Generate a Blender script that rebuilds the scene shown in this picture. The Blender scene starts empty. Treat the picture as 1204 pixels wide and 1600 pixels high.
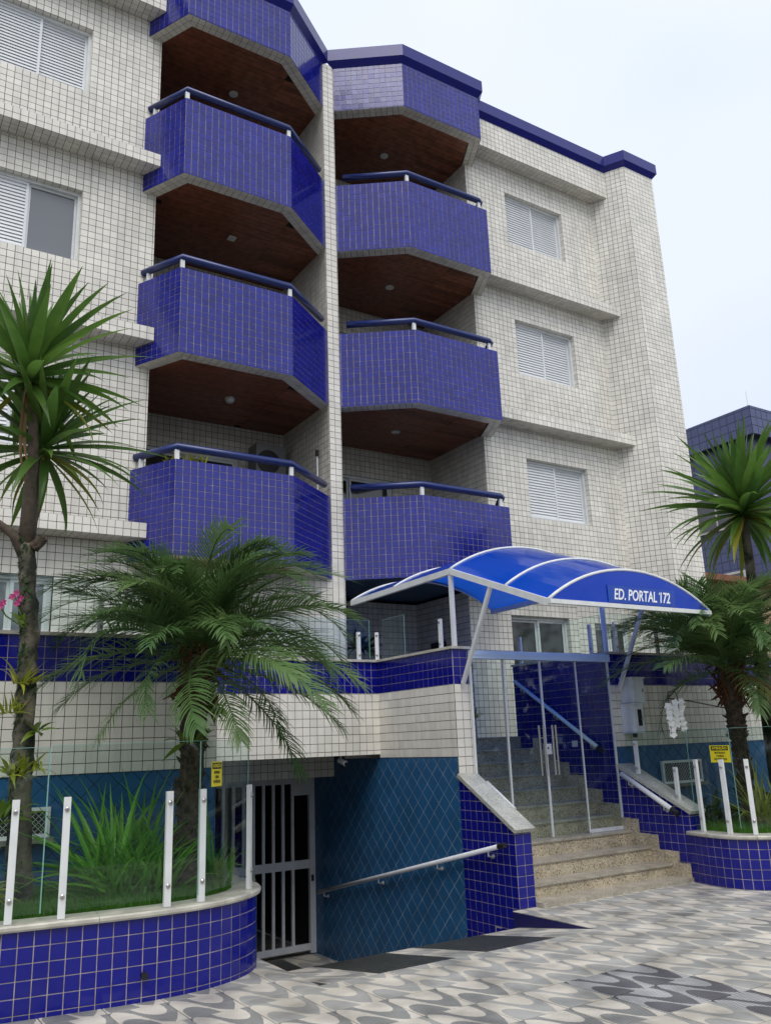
import bpy, math, random
from mathutils import Vector, Matrix
random.seed(7)
sc = bpy.context.scene
COL = sc.collection
R = math.radians
V = Vector

# ------------------------------------------------------------------ camera
CAM_LOC = V((0.0, 0.0, 1.63))
CX, CY, CZ = V((0.84537849, -0.5329535, -0.03599698)), V((0.11014859, 0.23986644, -0.96453687)), V((0.52268777, 0.81143371, 0.261482))
FPX = 1335.96
cam = bpy.data.cameras.new('camera')
cam.sensor_fit = 'VERTICAL'; cam.sensor_height = 36.0; cam.lens = 36.0 * FPX / 1600.0
cam.clip_start = 0.05; cam.clip_end = 6000
cam_o = bpy.data.objects.new('camera', cam); COL.objects.link(cam_o)
m = Matrix((CX, -CY, -CZ)).transposed().to_4x4(); m.translation = CAM_LOC
cam_o.matrix_world = m
sc.camera = cam_o

def px(P):
    d = V(P) - CAM_LOC
    z = d.dot(CZ)
    if z < 0.1: return None
    return (602 + FPX * d.dot(CX) / z, 800 + FPX * d.dot(CY) / z, z)

# ------------------------------------------------------------------ light
SUN_EL, SUN_AZ = 58.0, 205.0          # azimuth clockwise from +Y: behind the viewer's left shoulder
w = bpy.data.worlds.new('World'); sc.world = w; w.use_nodes = True
nt = w.node_tree; nt.nodes.clear()
out = nt.nodes.new('ShaderNodeOutputWorld'); bg = nt.nodes.new('ShaderNodeBackground')
sky = nt.nodes.new('ShaderNodeTexSky'); sky.sky_type = 'NISHITA'; sky.sun_disc = False
sky.sun_elevation = R(SUN_EL); sky.sun_rotation = R(SUN_AZ); sky.dust_density = 4.0; sky.air_density = 1.0
tc = nt.nodes.new('ShaderNodeTexCoord')
sep = nt.nodes.new('ShaderNodeSeparateXYZ'); nt.links.new(tc.outputs['Generated'], sep.inputs[0])
grad = nt.nodes.new('ShaderNodeMapRange'); grad.inputs[1].default_value = 0.0; grad.inputs[2].default_value = 1.0
grad.inputs[3].default_value = 0.96; grad.inputs[4].default_value = 1.12
nt.links.new(sep.outputs[2], grad.inputs[0])
mp = nt.nodes.new('ShaderNodeMapping'); mp.inputs[3].default_value = (1.0, 1.0, 2.2); nt.links.new(tc.outputs['Generated'], mp.inputs[0])
ns = nt.nodes.new('ShaderNodeTexNoise'); ns.inputs['Scale'].default_value = 1.6; ns.inputs['Detail'].default_value = 3.0
ns.inputs['Roughness'].default_value = 0.45
nt.links.new(mp.outputs[0], ns.inputs[0])
cr = nt.nodes.new('ShaderNodeValToRGB')
cr.color_ramp.elements[0].position = 0.32; cr.color_ramp.elements[0].color = (0.76, 0.83, 0.96, 1)
cr.color_ramp.elements[1].position = 0.68; cr.color_ramp.elements[1].color = (0.90, 0.94, 1.0, 1)
nt.links.new(ns.outputs[0], cr.inputs[0])
mul = nt.nodes.new('ShaderNodeVectorMath'); mul.operation = 'MULTIPLY'
nt.links.new(cr.outputs[0], mul.inputs[0]); nt.links.new(grad.outputs[0], mul.inputs[1])
sc1 = nt.nodes.new('ShaderNodeVectorMath'); sc1.operation = 'SCALE'; sc1.inputs['Scale'].default_value = 6.9
nt.links.new(mul.outputs[0], sc1.inputs[0])
mix = nt.nodes.new('ShaderNodeMix'); mix.data_type = 'RGBA'; mix.inputs[0].default_value = 0.90
nt.links.new(sky.outputs[0], mix.inputs[6]); nt.links.new(sc1.outputs[0], mix.inputs[7])
nt.links.new(mix.outputs[2], bg.inputs[0]); bg.inputs[1].default_value = 0.10
nt.links.new(bg.outputs[0], out.inputs[0])
sl = bpy.data.lights.new('sun', 'SUN'); sl.energy = 1.3; sl.angle = R(40); sl.color = (1.0, 0.97, 0.92)
so = bpy.data.objects.new('sun', sl); COL.objects.link(so)
sd = V((math.sin(R(SUN_AZ)) * math.cos(R(SUN_EL)), math.cos(R(SUN_AZ)) * math.cos(R(SUN_EL)), math.sin(R(SUN_EL))))
so.rotation_euler = sd.to_track_quat('Z', 'Y').to_euler(); so.location = (0, 0, 30)
vs = sc.view_settings
sc.display_settings.display_device = 'sRGB'
vs.view_transform = 'Standard'; vs.look = 'None'; vs.exposure = 0.68; vs.gamma = 1.0; vs.use_curve_mapping = False
try:
    sc.cycles.use_denoising = True; sc.cycles.denoiser = 'OPENIMAGEDENOISE'
    sc.cycles.max_bounces = 8; sc.cycles.transparent_max_bounces = 16; sc.cycles.caustics_reflective = False; sc.cycles.caustics_refractive = False
    sc.cycles.sample_clamp_indirect = 4.0
except Exception: pass

# ------------------------------------------------------------------ materials
def _mat(name):
    mt = bpy.data.materials.new(name); mt.use_nodes = True
    n = mt.node_tree.nodes; n.clear()
    o = n.new('ShaderNodeOutputMaterial')
    return mt, mt.node_tree, n, mt.node_tree.links, o
def pm(name, col, rough=0.5, isl=0.0, noise=0.0, nscale=4.0, bump=0.0, bscale=60.0, spec=0.5, metal=0.0, col2=None, rnd=0.0, streak=0.0, coat=0.0):
    """principled surface: colour varied per piece (isl), by noise and by run-down dirt (streak)"""
    mt, t, n, L, o = _mat(name)
    b = n.new('ShaderNodeBsdfPrincipled'); L.new(b.outputs[0], o.inputs[0])
    b.inputs['Roughness'].default_value = rough; b.inputs['Metallic'].default_value = metal
    b.inputs['Specular IOR Level'].default_value = spec; b.inputs['Coat Weight'].default_value = coat; b.inputs['Coat Roughness'].default_value = 0.08
    src = n.new('ShaderNodeRGB'); src.outputs[0].default_value = (*col, 1); cur = src.outputs[0]
    tcn = n.new('ShaderNodeNewGeometry')
    def mixc(fac, a, bcol, mode='MIX'):
        x = n.new('ShaderNodeMix'); x.data_type = 'RGBA'; x.blend_type = mode
        if isinstance(fac, float): x.inputs[0].default_value = fac
        else: L.new(fac, x.inputs[0])
        L.new(a, x.inputs[6])
        if isinstance(bcol, tuple): x.inputs[7].default_value = (*bcol, 1)
        else: L.new(bcol, x.inputs[7])
        return x.outputs[2]
    if col2 is not None:
        nn = n.new('ShaderNodeTexNoise'); nn.inputs['Scale'].default_value = nscale; nn.inputs['Detail'].default_value = 5
        L.new(tcn.outputs['Position'], nn.inputs[0])
        mr = n.new('ShaderNodeMapRange'); mr.inputs[1].default_value = 0.38; mr.inputs[2].default_value = 0.62; L.new(nn.outputs[0], mr.inputs[0])
        f = mr.outputs[0]
        if rnd:
            oi = n.new('ShaderNodeObjectInfo'); ad = n.new('ShaderNodeMath'); ad.operation = 'MULTIPLY_ADD'
            L.new(oi.outputs['Random'], ad.inputs[0]); ad.inputs[1].default_value = rnd; ml = n.new('ShaderNodeMath'); ml.operation = 'MULTIPLY'
            L.new(f, ml.inputs[0]); ml.inputs[1].default_value = 1 - rnd; L.new(ml.outputs[0], ad.inputs[2]); f = ad.outputs[0]
        cur = mixc(f, cur, col2)
    if isl:
        mr = n.new('ShaderNodeMapRange'); mr.inputs[3].default_value = 1 - isl; mr.inputs[4].default_value = 1 + isl * 0.6
        L.new(tcn.outputs['Random Per Island'], mr.inputs[0])
        cb = n.new('ShaderNodeVectorMath'); cb.operation = 'SCALE'; L.new(cur, cb.inputs[0]); L.new(mr.outputs[0], cb.inputs['Scale']); cur = cb.outputs[0]
    if noise:
        nn = n.new('ShaderNodeTexNoise'); nn.inputs['Scale'].default_value = nscale; nn.inputs['Detail'].default_value = 6
        L.new(tcn.outputs['Position'], nn.inputs[0])
        mr = n.new('ShaderNodeMapRange'); mr.inputs[1].default_value = 0.3; mr.inputs[2].default_value = 0.7
        mr.inputs[3].default_value = 1 - noise; mr.inputs[4].default_value = 1 + noise * 0.4; L.new(nn.outputs[0], mr.inputs[0])
        cb = n.new('ShaderNodeVectorMath'); cb.operation = 'SCALE'; L.new(cur, cb.inputs[0]); L.new(mr.outputs[0], cb.inputs['Scale']); cur = cb.outputs[0]
    if streak:
        mpn = n.new('ShaderNodeMapping'); mpn.inputs[3].default_value = (9, 9, 0.5); L.new(tcn.outputs['Position'], mpn.inputs[0])
        nn = n.new('ShaderNodeTexNoise'); nn.inputs['Scale'].default_value = 1.0; nn.inputs['Detail'].default_value = 4; L.new(mpn.outputs[0], nn.inputs[0])
        mr = n.new('ShaderNodeMapRange'); mr.inputs[1].default_value = 0.5; mr.inputs[2].default_value = 0.75; mr.inputs[3].default_value = 0; mr.inputs[4].default_value = streak
        L.new(nn.outputs[0], mr.inputs[0]); cur = mixc(mr.outputs[0], cur, (0.10, 0.09, 0.07))
    L.new(cur, b.inputs['Base Color'])
    if bump:
        nn = n.new('ShaderNodeTexNoise'); nn.inputs['Scale'].default_value = bscale; nn.inputs['Detail'].default_value = 3; L.new(tcn.outputs['Position'], nn.inputs[0])
        bp = n.new('ShaderNodeBump'); bp.inputs['Strength'].default_value = bump; bp.inputs['Distance'].default_value = 0.01
        L.new(nn.outputs[0], bp.inputs['Height']); L.new(bp.outputs[0], b.inputs['Normal'])
    return mt
def granite(name, base, dark, light, scale=130.0, rough=0.3):
    mt, t, n, L, o = _mat(name)
    b = n.new('ShaderNodeBsdfPrincipled'); L.new(b.outputs[0], o.inputs[0]); b.inputs['Roughness'].default_value = rough
    g = n.new('ShaderNodeNewGeometry')
    v = n.new('ShaderNodeTexVoronoi'); v.inputs['Scale'].default_value = scale; L.new(g.outputs['Position'], v.inputs[0])
    r = n.new('ShaderNodeValToRGB'); e = r.color_ramp
    e.elements[0].position = 0.0; e.elements[0].color = (*dark, 1); e.elements[1].position = 0.22; e.elements[1].color = (*base, 1)
    x = e.elements.new(0.7); x.color = (*light, 1); x = e.elements.new(0.95); x.color = (*[c * 0.7 for c in base], 1)
    sp = n.new('ShaderNodeSeparateColor'); L.new(v.outputs['Color'], sp.inputs[0]); L.new(sp.outputs[0], r.inputs[0])
    nn = n.new('ShaderNodeTexNoise'); nn.inputs['Scale'].default_value = 5.0; nn.inputs['Detail'].default_value = 4; L.new(g.outputs['Position'], nn.inputs[0])
    mr = n.new('ShaderNodeMapRange'); mr.inputs[1].default_value = 0.3; mr.inputs[2].default_value = 0.7; mr.inputs[3].default_value = 0.75; mr.inputs[4].default_value = 1.12; L.new(nn.outputs[0], mr.inputs[0])
    s = n.new('ShaderNodeVectorMath'); s.operation = 'SCALE'; L.new(r.outputs[0], s.inputs[0]); L.new(mr.outputs[0], s.inputs['Scale'])
    L.new(s.outputs[0], b.inputs['Base Color'])
    return mt
def glassy(name, tint, refl=0.06, rough=0.02):
    mt, t, n, L, o = _mat(name)
    tr = n.new('ShaderNodeBsdfTransparent'); tr.inputs[0].default_value = (*tint, 1)
    gl = n.new('ShaderNodeBsdfGlossy'); gl.inputs['Roughness'].default_value = rough; gl.inputs[0].default_value = (0.95, 0.97, 1, 1)
    fr = n.new('ShaderNodeLayerWeight'); fr.inputs[0].default_value = 0.5
    pw = n.new('ShaderNodeMath'); pw.operation = 'POWER'; pw.inputs[1].default_value = 4.0; L.new(fr.outputs['Facing'], pw.inputs[0])
    ad = n.new('ShaderNodeMath'); ad.operation = 'MULTIPLY_ADD'; ad.inputs[1].default_value = 0.6; ad.inputs[2].default_value = refl; L.new(pw.outputs[0], ad.inputs[0])
    mx = n.new('ShaderNodeMixShader'); L.new(ad.outputs[0], mx.inputs[0]); L.new(tr.outputs[0], mx.inputs[1]); L.new(gl.outputs[0], mx.inputs[2])
    L.new(mx.outputs[0], o.inputs[0])
    return mt
def leafmat(name, a, b2, rough=0.45, trans=0.3, spec=0.35):
    mt, t, n, L, o = _mat(name)
    b = n.new('ShaderNodeBsdfPrincipled'); b.inputs['Roughness'].default_value = rough; b.inputs['Specular IOR Level'].default_value = spec
    oi = n.new('ShaderNodeObjectInfo'); g = n.new('ShaderNodeNewGeometry')
    nn = n.new('ShaderNodeTexNoise'); nn.inputs['Scale'].default_value = 9.0; L.new(g.outputs['Position'], nn.inputs[0])
    ad = n.new('ShaderNodeMath'); ad.operation = 'MULTIPLY_ADD'; L.new(oi.outputs['Random'], ad.inputs[0]); ad.inputs[1].default_value = 0.55
    m2 = n.new('ShaderNodeMath'); m2.operation = 'MULTIPLY'; m2.inputs[1].default_value = 0.6; L.new(nn.outputs[0], m2.inputs[0]); L.new(m2.outputs[0], ad.inputs[2])
    x = n.new('ShaderNodeMix'); x.data_type = 'RGBA'; L.new(ad.outputs[0], x.inputs[0]); x.inputs[6].default_value = (*a, 1); x.inputs[7].default_value = (*b2, 1)
    L.new(x.outputs[2], b.inputs['Base Color'])
    tl = n.new('ShaderNodeBsdfTranslucent'); s = n.new('ShaderNodeVectorMath'); s.operation = 'SCALE'; s.inputs['Scale'].default_value = 1.6; L.new(x.outputs[2], s.inputs[0]); L.new(s.outputs[0], tl.inputs[0])
    mx = n.new('ShaderNodeMixShader'); mx.inputs[0].default_value = trans; L.new(b.outputs[0], mx.inputs[1]); L.new(tl.outputs[0], mx.inputs[2]); L.new(mx.outputs[0], o.inputs[0])
    return mt
M = {}
M['white_tile'] = pm('white_tile', (0.76, 0.73, 0.66), 0.24, isl=0.10, noise=0.12, nscale=1.3, streak=0.17)
M['white_grout'] = pm('white_grout', (0.14, 0.125, 0.105), 0.9, noise=0.5, nscale=2.5)
M['blue_tile'] = pm('blue_tile', (0.0055, 0.0075, 0.205), 0.13, isl=0.16, noise=0.12, nscale=2.0, spec=0.40)
M['blue_grout'] = pm('blue_grout', (0.45, 0.39, 0.37), 0.9, noise=0.5, nscale=7.0)
M['balcony_tile'] = pm('balcony_tile', (0.008, 0.012, 0.225), 0.13, isl=0.22, noise=0.15, nscale=1.5, spec=0.6)
M['dado_tile'] = pm('dado_tile', (0.018, 0.10, 0.235), 0.36, isl=0.10, noise=0.22, nscale=2.5, spec=0.4)
M['dado_dark_grout'] = pm('dado_dark_grout', (0.008, 0.03, 0.06), 0.9)
M['dado_grout'] = pm('dado_grout', (0.42, 0.48, 0.48), 0.9, noise=0.6, nscale=5.0)
M['blue_paint'] = pm('blue_paint', (0.03, 0.075, 0.15), 0.6, noise=0.2, nscale=3.0)
M['rail_blue'] = pm('rail_blue', (0.008, 0.022, 0.13), 0.3, noise=0.12, nscale=6)
M['coping_blue'] = pm('coping_blue', (0.010, 0.012, 0.17), 0.25, noise=0.12, nscale=5)
M['white_metal'] = pm('white_metal', (0.70, 0.72, 0.72), 0.38, noise=0.08, nscale=8, streak=0.12)
M['grey_metal'] = pm('grey_metal', (0.60, 0.62, 0.66), 0.42, noise=0.10, nscale=8)
M['alu'] = pm('alu', (0.62, 0.64, 0.66), 0.3, metal=0.5)
M['kerb_blue'] = pm('kerb_blue', (0.006, 0.005, 0.085), 0.4, noise=0.2)
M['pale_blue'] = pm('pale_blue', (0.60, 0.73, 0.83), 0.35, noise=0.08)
M['steel'] = pm('steel', (0.45, 0.44, 0.42), 0.28, metal=0.9)
M['black'] = pm('black', (0.008, 0.008, 0.009), 0.5)
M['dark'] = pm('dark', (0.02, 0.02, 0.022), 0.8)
M['wood'] = pm('wood', (0.25, 0.085, 0.047), 0.34, isl=0.5, noise=0.4, nscale=9, spec=0.4)
M['soffit_groove'] = pm('soffit_groove', (0.015, 0.006, 0.004), 0.9)
M['stone_cap'] = pm('stone_cap', (0.52, 0.50, 0.43), 0.35, noise=0.32, nscale=7, bump=0.05, streak=0.1)
M['stone_parapet'] = granite('stone_parapet', (0.42, 0.42, 0.36), (0.16, 0.16, 0.14), (0.56, 0.56, 0.5), 160, 0.3)
M['granite'] = granite('granite', (0.46, 0.385, 0.26), (0.08, 0.06, 0.042), (0.60, 0.53, 0.40), 90, 0.28)
M['granite_tread'] = granite('granite_tread', (0.40, 0.365, 0.29), (0.20, 0.17, 0.12), (0.50, 0.46, 0.38), 150, 0.22)
M['granite_black'] = granite('granite_black', (0.016, 0.017, 0.014), (0.004, 0.004, 0.004), (0.075, 0.078, 0.065), 90, 0.42)
M['glass'] = glassy('glass', (0.90, 0.955, 0.94), 0.022)
M['door_glass'] = glassy('door_glass', (0.925, 0.965, 0.95), 0.022)
M['window_glass'] = pm('window_glass', (0.14, 0.15, 0.17), 0.06, spec=0.9)
M['dark_glass'] = pm('dark_glass', (0.03, 0.032, 0.034), 0.05, spec=0.8)
M['glass_edge'] = pm('glass_edge', (0.20, 0.38, 0.34), 0.2)
M['slat'] = pm('slat', (0.72, 0.74, 0.76), 0.4, noise=0.06)
M['concrete'] = pm('concrete', (0.22, 0.21, 0.19), 0.85, noise=0.3, nscale=5)
M['paving_joint'] = pm('paving_joint', (0.06, 0.055, 0.05), 0.9)
M['soil'] = pm('soil', (0.03, 0.022, 0.014), 0.95, noise=0.4, nscale=14)
M['bark'] = pm('bark', (0.012, 0.016, 0.008), 0.95, col2=(0.17, 0.145, 0.11), nscale=5.0, bump=0.9, bscale=40)
M['bark_thin'] = pm('bark_thin', (0.10, 0.075, 0.055), 0.85, noise=0.4, nscale=20, bump=0.5, bscale=60)
M['palm_bark'] = pm('palm_bark', (0.035, 0.024, 0.016), 0.95, col2=(0.09, 0.065, 0.045), nscale=22, bump=1.0, bscale=50)
M['fibre'] = pm('fibre', (0.10, 0.035, 0.012), 0.9, noise=0.5, nscale=30)
M['sword'] = leafmat('sword', (0.026, 0.080, 0.018), (0.125, 0.225, 0.04), 0.33, 0.30)
M['sword_yellow'] = leafmat('sword_yellow', (0.10, 0.16, 0.02), (0.24, 0.22, 0.03), 0.4, 0.25)
M['dead_leaf'] = pm('dead_leaf', (0.26, 0.15, 0.07), 0.8, noise=0.3)
M['frond'] = leafmat('frond', (0.036, 0.098, 0.030), (0.140, 0.215, 0.070), 0.36, 0.25)
M['frond_orange'] = leafmat('frond_orange', (0.14, 0.15, 0.02), (0.34, 0.18, 0.02), 0.5, 0.25)
M['iris'] = leafmat('iris', (0.04, 0.155, 0.015), (0.14, 0.36, 0.03), 0.38, 0.38)
M['grass'] = leafmat('grass', (0.04, 0.14, 0.018), (0.11, 0.25, 0.03), 0.6, 0.35)
M['broad'] = leafmat('broad', (0.045, 0.11, 0.015), (0.17, 0.24, 0.03), 0.4, 0.3)
M['bromeliad'] = leafmat('bromeliad', (0.12, 0.17, 0.02), (0.34, 0.33, 0.04), 0.4, 0.3)
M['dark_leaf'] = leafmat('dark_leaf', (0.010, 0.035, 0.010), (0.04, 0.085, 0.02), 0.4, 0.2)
M['white_petal'] = pm('white_petal', (0.78, 0.78, 0.74), 0.5)
M['pink_petal'] = pm('pink_petal', (0.30, 0.012, 0.11), 0.5)
M['sign_yellow'] = pm('sign_yellow', (0.72, 0.62, 0.02), 0.45)
M['sign_red'] = pm('sign_red', (0.05, 0.02, 0.01), 0.5)
M['letter_white'] = pm('letter_white', (0.85, 0.87, 0.9), 0.4)
M['letter_plate'] = pm('letter_plate', (0.006, 0.055, 0.38), 0.3)
M['box_grey'] = pm('box_grey', (0.66, 0.71, 0.77), 0.45, noise=0.12, nscale=8, streak=0.25)
M['ac_grey'] = pm('ac_grey', (0.20, 0.20, 0.20), 0.5)
M['pot'] = pm('pot', (0.30, 0.12, 0.06), 0.8)
M['nb_blue'] = pm('nb_blue', (0.055, 0.07, 0.17), 0.35, isl=0.06, noise=0.1)
M['nb_dark'] = pm('nb_dark', (0.03, 0.035, 0.10), 0.4, isl=0.06, noise=0.1)
M['nb_white'] = pm('nb_white', (0.55, 0.54, 0.52), 0.7, noise=0.15)
M['nb_peach'] = pm('nb_peach', (0.50, 0.33, 0.20), 0.8, noise=0.2)
M['roof_tile'] = pm('roof_tile', (0.22, 0.09, 0.05), 0.8, isl=0.25, noise=0.3)
M['ground'] = pm('ground', (0.12, 0.115, 0.105), 0.85, noise=0.3, nscale=1.5)
M['asphalt'] = pm('asphalt', (0.05, 0.05, 0.052), 0.7, noise=0.3, nscale=3, bump=0.3, bscale=90)
def canopy_mat():
    mt, t, n, L, o = _mat('canopy_sheet')
    b = n.new('ShaderNodeBsdfPrincipled'); b.inputs['Base Color'].default_value = (0.006, 0.10, 0.62, 1); b.inputs['Roughness'].default_value = 0.13; b.inputs['Coat Weight'].default_value = 0.6; b.inputs['Coat Roughness'].default_value = 0.06
    b.inputs['Specular IOR Level'].default_value = 0.6
    tl = n.new('ShaderNodeBsdfTranslucent'); tl.inputs[0].default_value = (0.012, 0.15, 0.9, 1)
    tr = n.new('ShaderNodeBsdfTransparent'); tr.inputs[0].default_value = (0.02, 0.16, 0.85, 1)
    m1 = n.new('ShaderNodeMixShader'); m1.inputs[0].default_value = 0.45; L.new(b.outputs[0], m1.inputs[1]); L.new(tl.outputs[0], m1.inputs[2])
    m2 = n.new('ShaderNodeMixShader'); m2.inputs[0].default_value = 0.20; L.new(m1.outputs[0], m2.inputs[1]); L.new(tr.outputs[0], m2.inputs[2])
    L.new(m2.outputs[0], o.inputs[0]); return mt
M['canopy'] = canopy_mat()
def paving_mat(name, light, grey, ribs):
    """the printed wave of a cement tile: a dark tongue rising on one side, a light tongue dropping on the other"""
    mt, t, n, L, o = _mat(name)
    b = n.new('ShaderNodeBsdfPrincipled'); L.new(b.outputs[0], o.inputs[0]); b.inputs['Specular IOR Level'].default_value = 0.45
    uv = n.new('ShaderNodeUVMap'); uv.uv_map = 'uv'; s = n.new('ShaderNodeSeparateXYZ'); L.new(uv.outputs[0], s.inputs[0])
    g = n.new('ShaderNodeNewGeometry')
    def mth(op, a, c=None, d=None):
        x = n.new('ShaderNodeMath'); x.operation = op
        for i, val in enumerate((a, c, d)):
            if val is None: continue
            if isinstance(val, (int, float)): x.inputs[i].default_value = val
            else: L.new(val, x.inputs[i])
        return x.outputs[0]
    u, v = s.outputs[0], s.outputs[1]
    wv = mth('SUBTRACT', 1.0, v)
    nn = n.new('ShaderNodeTexNoise'); nn.inputs['Scale'].default_value = 25.0; L.new(g.outputs['Position'], nn.inputs[0])
    ed = mth('MULTIPLY', mth('SUBTRACT', nn.outputs[0], 0.5), 0.04)
    u = mth('ADD', u, ed)
    t_ = mth('SUBTRACT', wv, 0.5)
    t5 = mth('MULTIPLY', mth('POWER', mth('ABSOLUTE', t_), 5.0), mth('SIGN', t_))
    c1 = mth('ADD', mth('MULTIPLY_ADD', t_, 0.37, 0.435), mth('MULTIPLY', t5, 5.0))
    half = mth('GREATER_THAN', u, c1)
    def tongue(uu, ww):
        dx = mth('DIVIDE', mth('SUBTRACT', mth('SUBTRACT', uu, 0.62), mth('MULTIPLY', ww, 0.2)), 0.25); dy = mth('DIVIDE', ww, 0.53)
        return mth('LESS_THAN', mth('ADD', mth('MULTIPLY', dx, dx), mth('MULTIPLY', dy, dy)), 1.0)
    light_t = tongue(u, wv); dark_t = tongue(mth('SUBTRACT', 0.925, u), mth('SUBTRACT', 1.0, wv))
    q1 = mth('MAXIMUM', mth('SUBTRACT', wv, 0.3), 0.0); q2 = mth('MAXIMUM', mth('SUBTRACT', 0.7, wv), 0.0)
    rim_r = mth('LESS_THAN', u, mth('SUBTRACT', 1.01, mth('MULTIPLY', mth('MULTIPLY', q1, q1), 0.48)))
    rim_l = mth('LESS_THAN', u, mth('MULTIPLY_ADD', mth('MULTIPLY', q2, q2), 0.48, -0.15))
    dk = mth('MULTIPLY', mth('MULTIPLY', half, rim_r), mth('SUBTRACT', 1.0, light_t))
    dk = mth('MAXIMUM', dk, mth('MULTIPLY', mth('SUBTRACT', 1.0, half), mth('MAXIMUM', dark_t, mth('MULTIPLY', rim_l, mth('LESS_THAN', wv, 0.45)))))
    # wear and stains
    n2 = n.new('ShaderNodeTexNoise'); n2.inputs['Scale'].default_value = 3.0; n2.inputs['Detail'].default_value = 7; L.new(g.outputs['Position'], n2.inputs[0])
    mr = n.new('ShaderNodeMapRange'); mr.inputs[1].default_value = 0.3; mr.inputs[2].default_value = 0.72; mr.inputs[3].default_value = 0.60; mr.inputs[4].default_value = 1.14; L.new(n2.outputs[0], mr.inputs[0])
    n3 = n.new('ShaderNodeTexNoise'); n3.inputs['Scale'].default_value = 180.0; L.new(g.outputs['Position'], n3.inputs[0])
    sp = mth('MULTIPLY_ADD', n3.outputs[0], 0.5, 0.75)
    isl = mth('MULTIPLY_ADD', g.outputs['Random Per Island'], 0.22, 0.88)
    x = n.new('ShaderNodeMix'); x.data_type = 'RGBA'; L.new(dk, x.inputs[0]); x.inputs[6].default_value = (*light, 1); x.inputs[7].default_value = (*grey, 1)
    sca = mth('MULTIPLY', mth('MULTIPLY', mr.outputs[0], sp), isl)
    rib = mth('GREATER_THAN', mth('FRACT', mth('MULTIPLY', v, 22.0)), 0.55)
    # some tiles are ribbed: dark grooves that hold dirt
    sca = mth('MULTIPLY', sca, mth('SUBTRACT', 1.0, mth('MULTIPLY', mth('MULTIPLY', rib, dk if ribs == 1 else mth('SUBTRACT', 1.0, dk)), 0.48 if ribs else 0.0)))
    k = n.new('ShaderNodeVectorMath'); k.operation = 'SCALE'; L.new(x.outputs[2], k.inputs[0]); L.new(sca, k.inputs['Scale']); L.new(k.outputs[0], b.inputs['Base Color'])
    rr = n.new('ShaderNodeMapRange'); rr.inputs[1].default_value = 0.35; rr.inputs[2].default_value = 0.65; rr.inputs[3].default_value = 0.30; rr.inputs[4].default_value = 0.62; L.new(n2.outputs[0], rr.inputs[0]); L.new(rr.outputs[0], b.inputs['Roughness'])
    bp = n.new('ShaderNodeBump'); bp.inputs['Strength'].default_value = 0.25; bp.inputs['Distance'].default_value = 0.003
    L.new(mth('ADD', n3.outputs[0], mth('MULTIPLY', rib, 0.6 if ribs else 0.0)), bp.inputs['Height']); L.new(bp.outputs[0], b.inputs['Normal'])
    return mt
M['paving'] = paving_mat('paving', (0.55, 0.51, 0.435), (0.33, 0.325, 0.305), 0)
M['paving_ribbed'] = paving_mat('paving_ribbed', (0.56, 0.52, 0.45), (0.29, 0.288, 0.272), 1)
M['paving_dark'] = paving_mat('paving_dark', (0.44, 0.435, 0.43), (0.115, 0.11, 0.118), 2)

# ------------------------------------------------------------------ mesh helpers
ORG = {}          # world origin of every root
def tag(o, label=None, cat=None, group=None, kind=None):
    if label: o['label'] = label
    if cat: o['category'] = cat
    if group: o['group'] = group
    if kind: o['kind'] = kind
    return o
def root(name, loc, label, cat, group=None):
    o = bpy.data.objects.new(name, None); COL.objects.link(o); o.location = loc; o.empty_display_size = 0.1
    ORG[o.name] = Matrix.Translation(V(loc))
    return tag(o, label, cat, group)
def link(name, me, parent=None, Mw=None):
    o = bpy.data.objects.new(name, me); COL.objects.link(o)
    Mw = Mw or Matrix.Identity(4)
    ORG[o.name] = Mw
    if parent is not None:
        o.parent = parent; o.matrix_local = ORG[parent.name].inverted() @ Mw
    else: o.matrix_world = Mw
    return o
def clip(poly, conv):
    """Sutherland-Hodgman: poly against a convex ccw polygon"""
    outp = poly
    for i in range(len(conv)):
        a, b = conv[i], conv[(i + 1) % len(conv)]
        ex, ey = b[0] - a[0], b[1] - a[1]
        inp, outp = outp, []
        if not inp: return []
        for j in range(len(inp)):
            p, q = inp[j], inp[(j + 1) % len(inp)]
            dp = ex * (p[1] - a[1]) - ey * (p[0] - a[0]); dq = ex * (q[1] - a[1]) - ey * (q[0] - a[0])
            if dp >= -1e-9: outp.append(p)
            if (dp > 1e-9 and dq < -1e-9) or (dp < -1e-9 and dq > 1e-9):
                s = dp / (dp - dq); outp.append((p[0] + s * (q[0] - p[0]), p[1] + s * (q[1] - p[1])))
    return outp
def area(p):
    return 0.5 * sum(p[i][0] * p[(i + 1) % len(p)][1] - p[(i + 1) % len(p)][0] * p[i][1] for i in range(len(p)))
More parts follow.
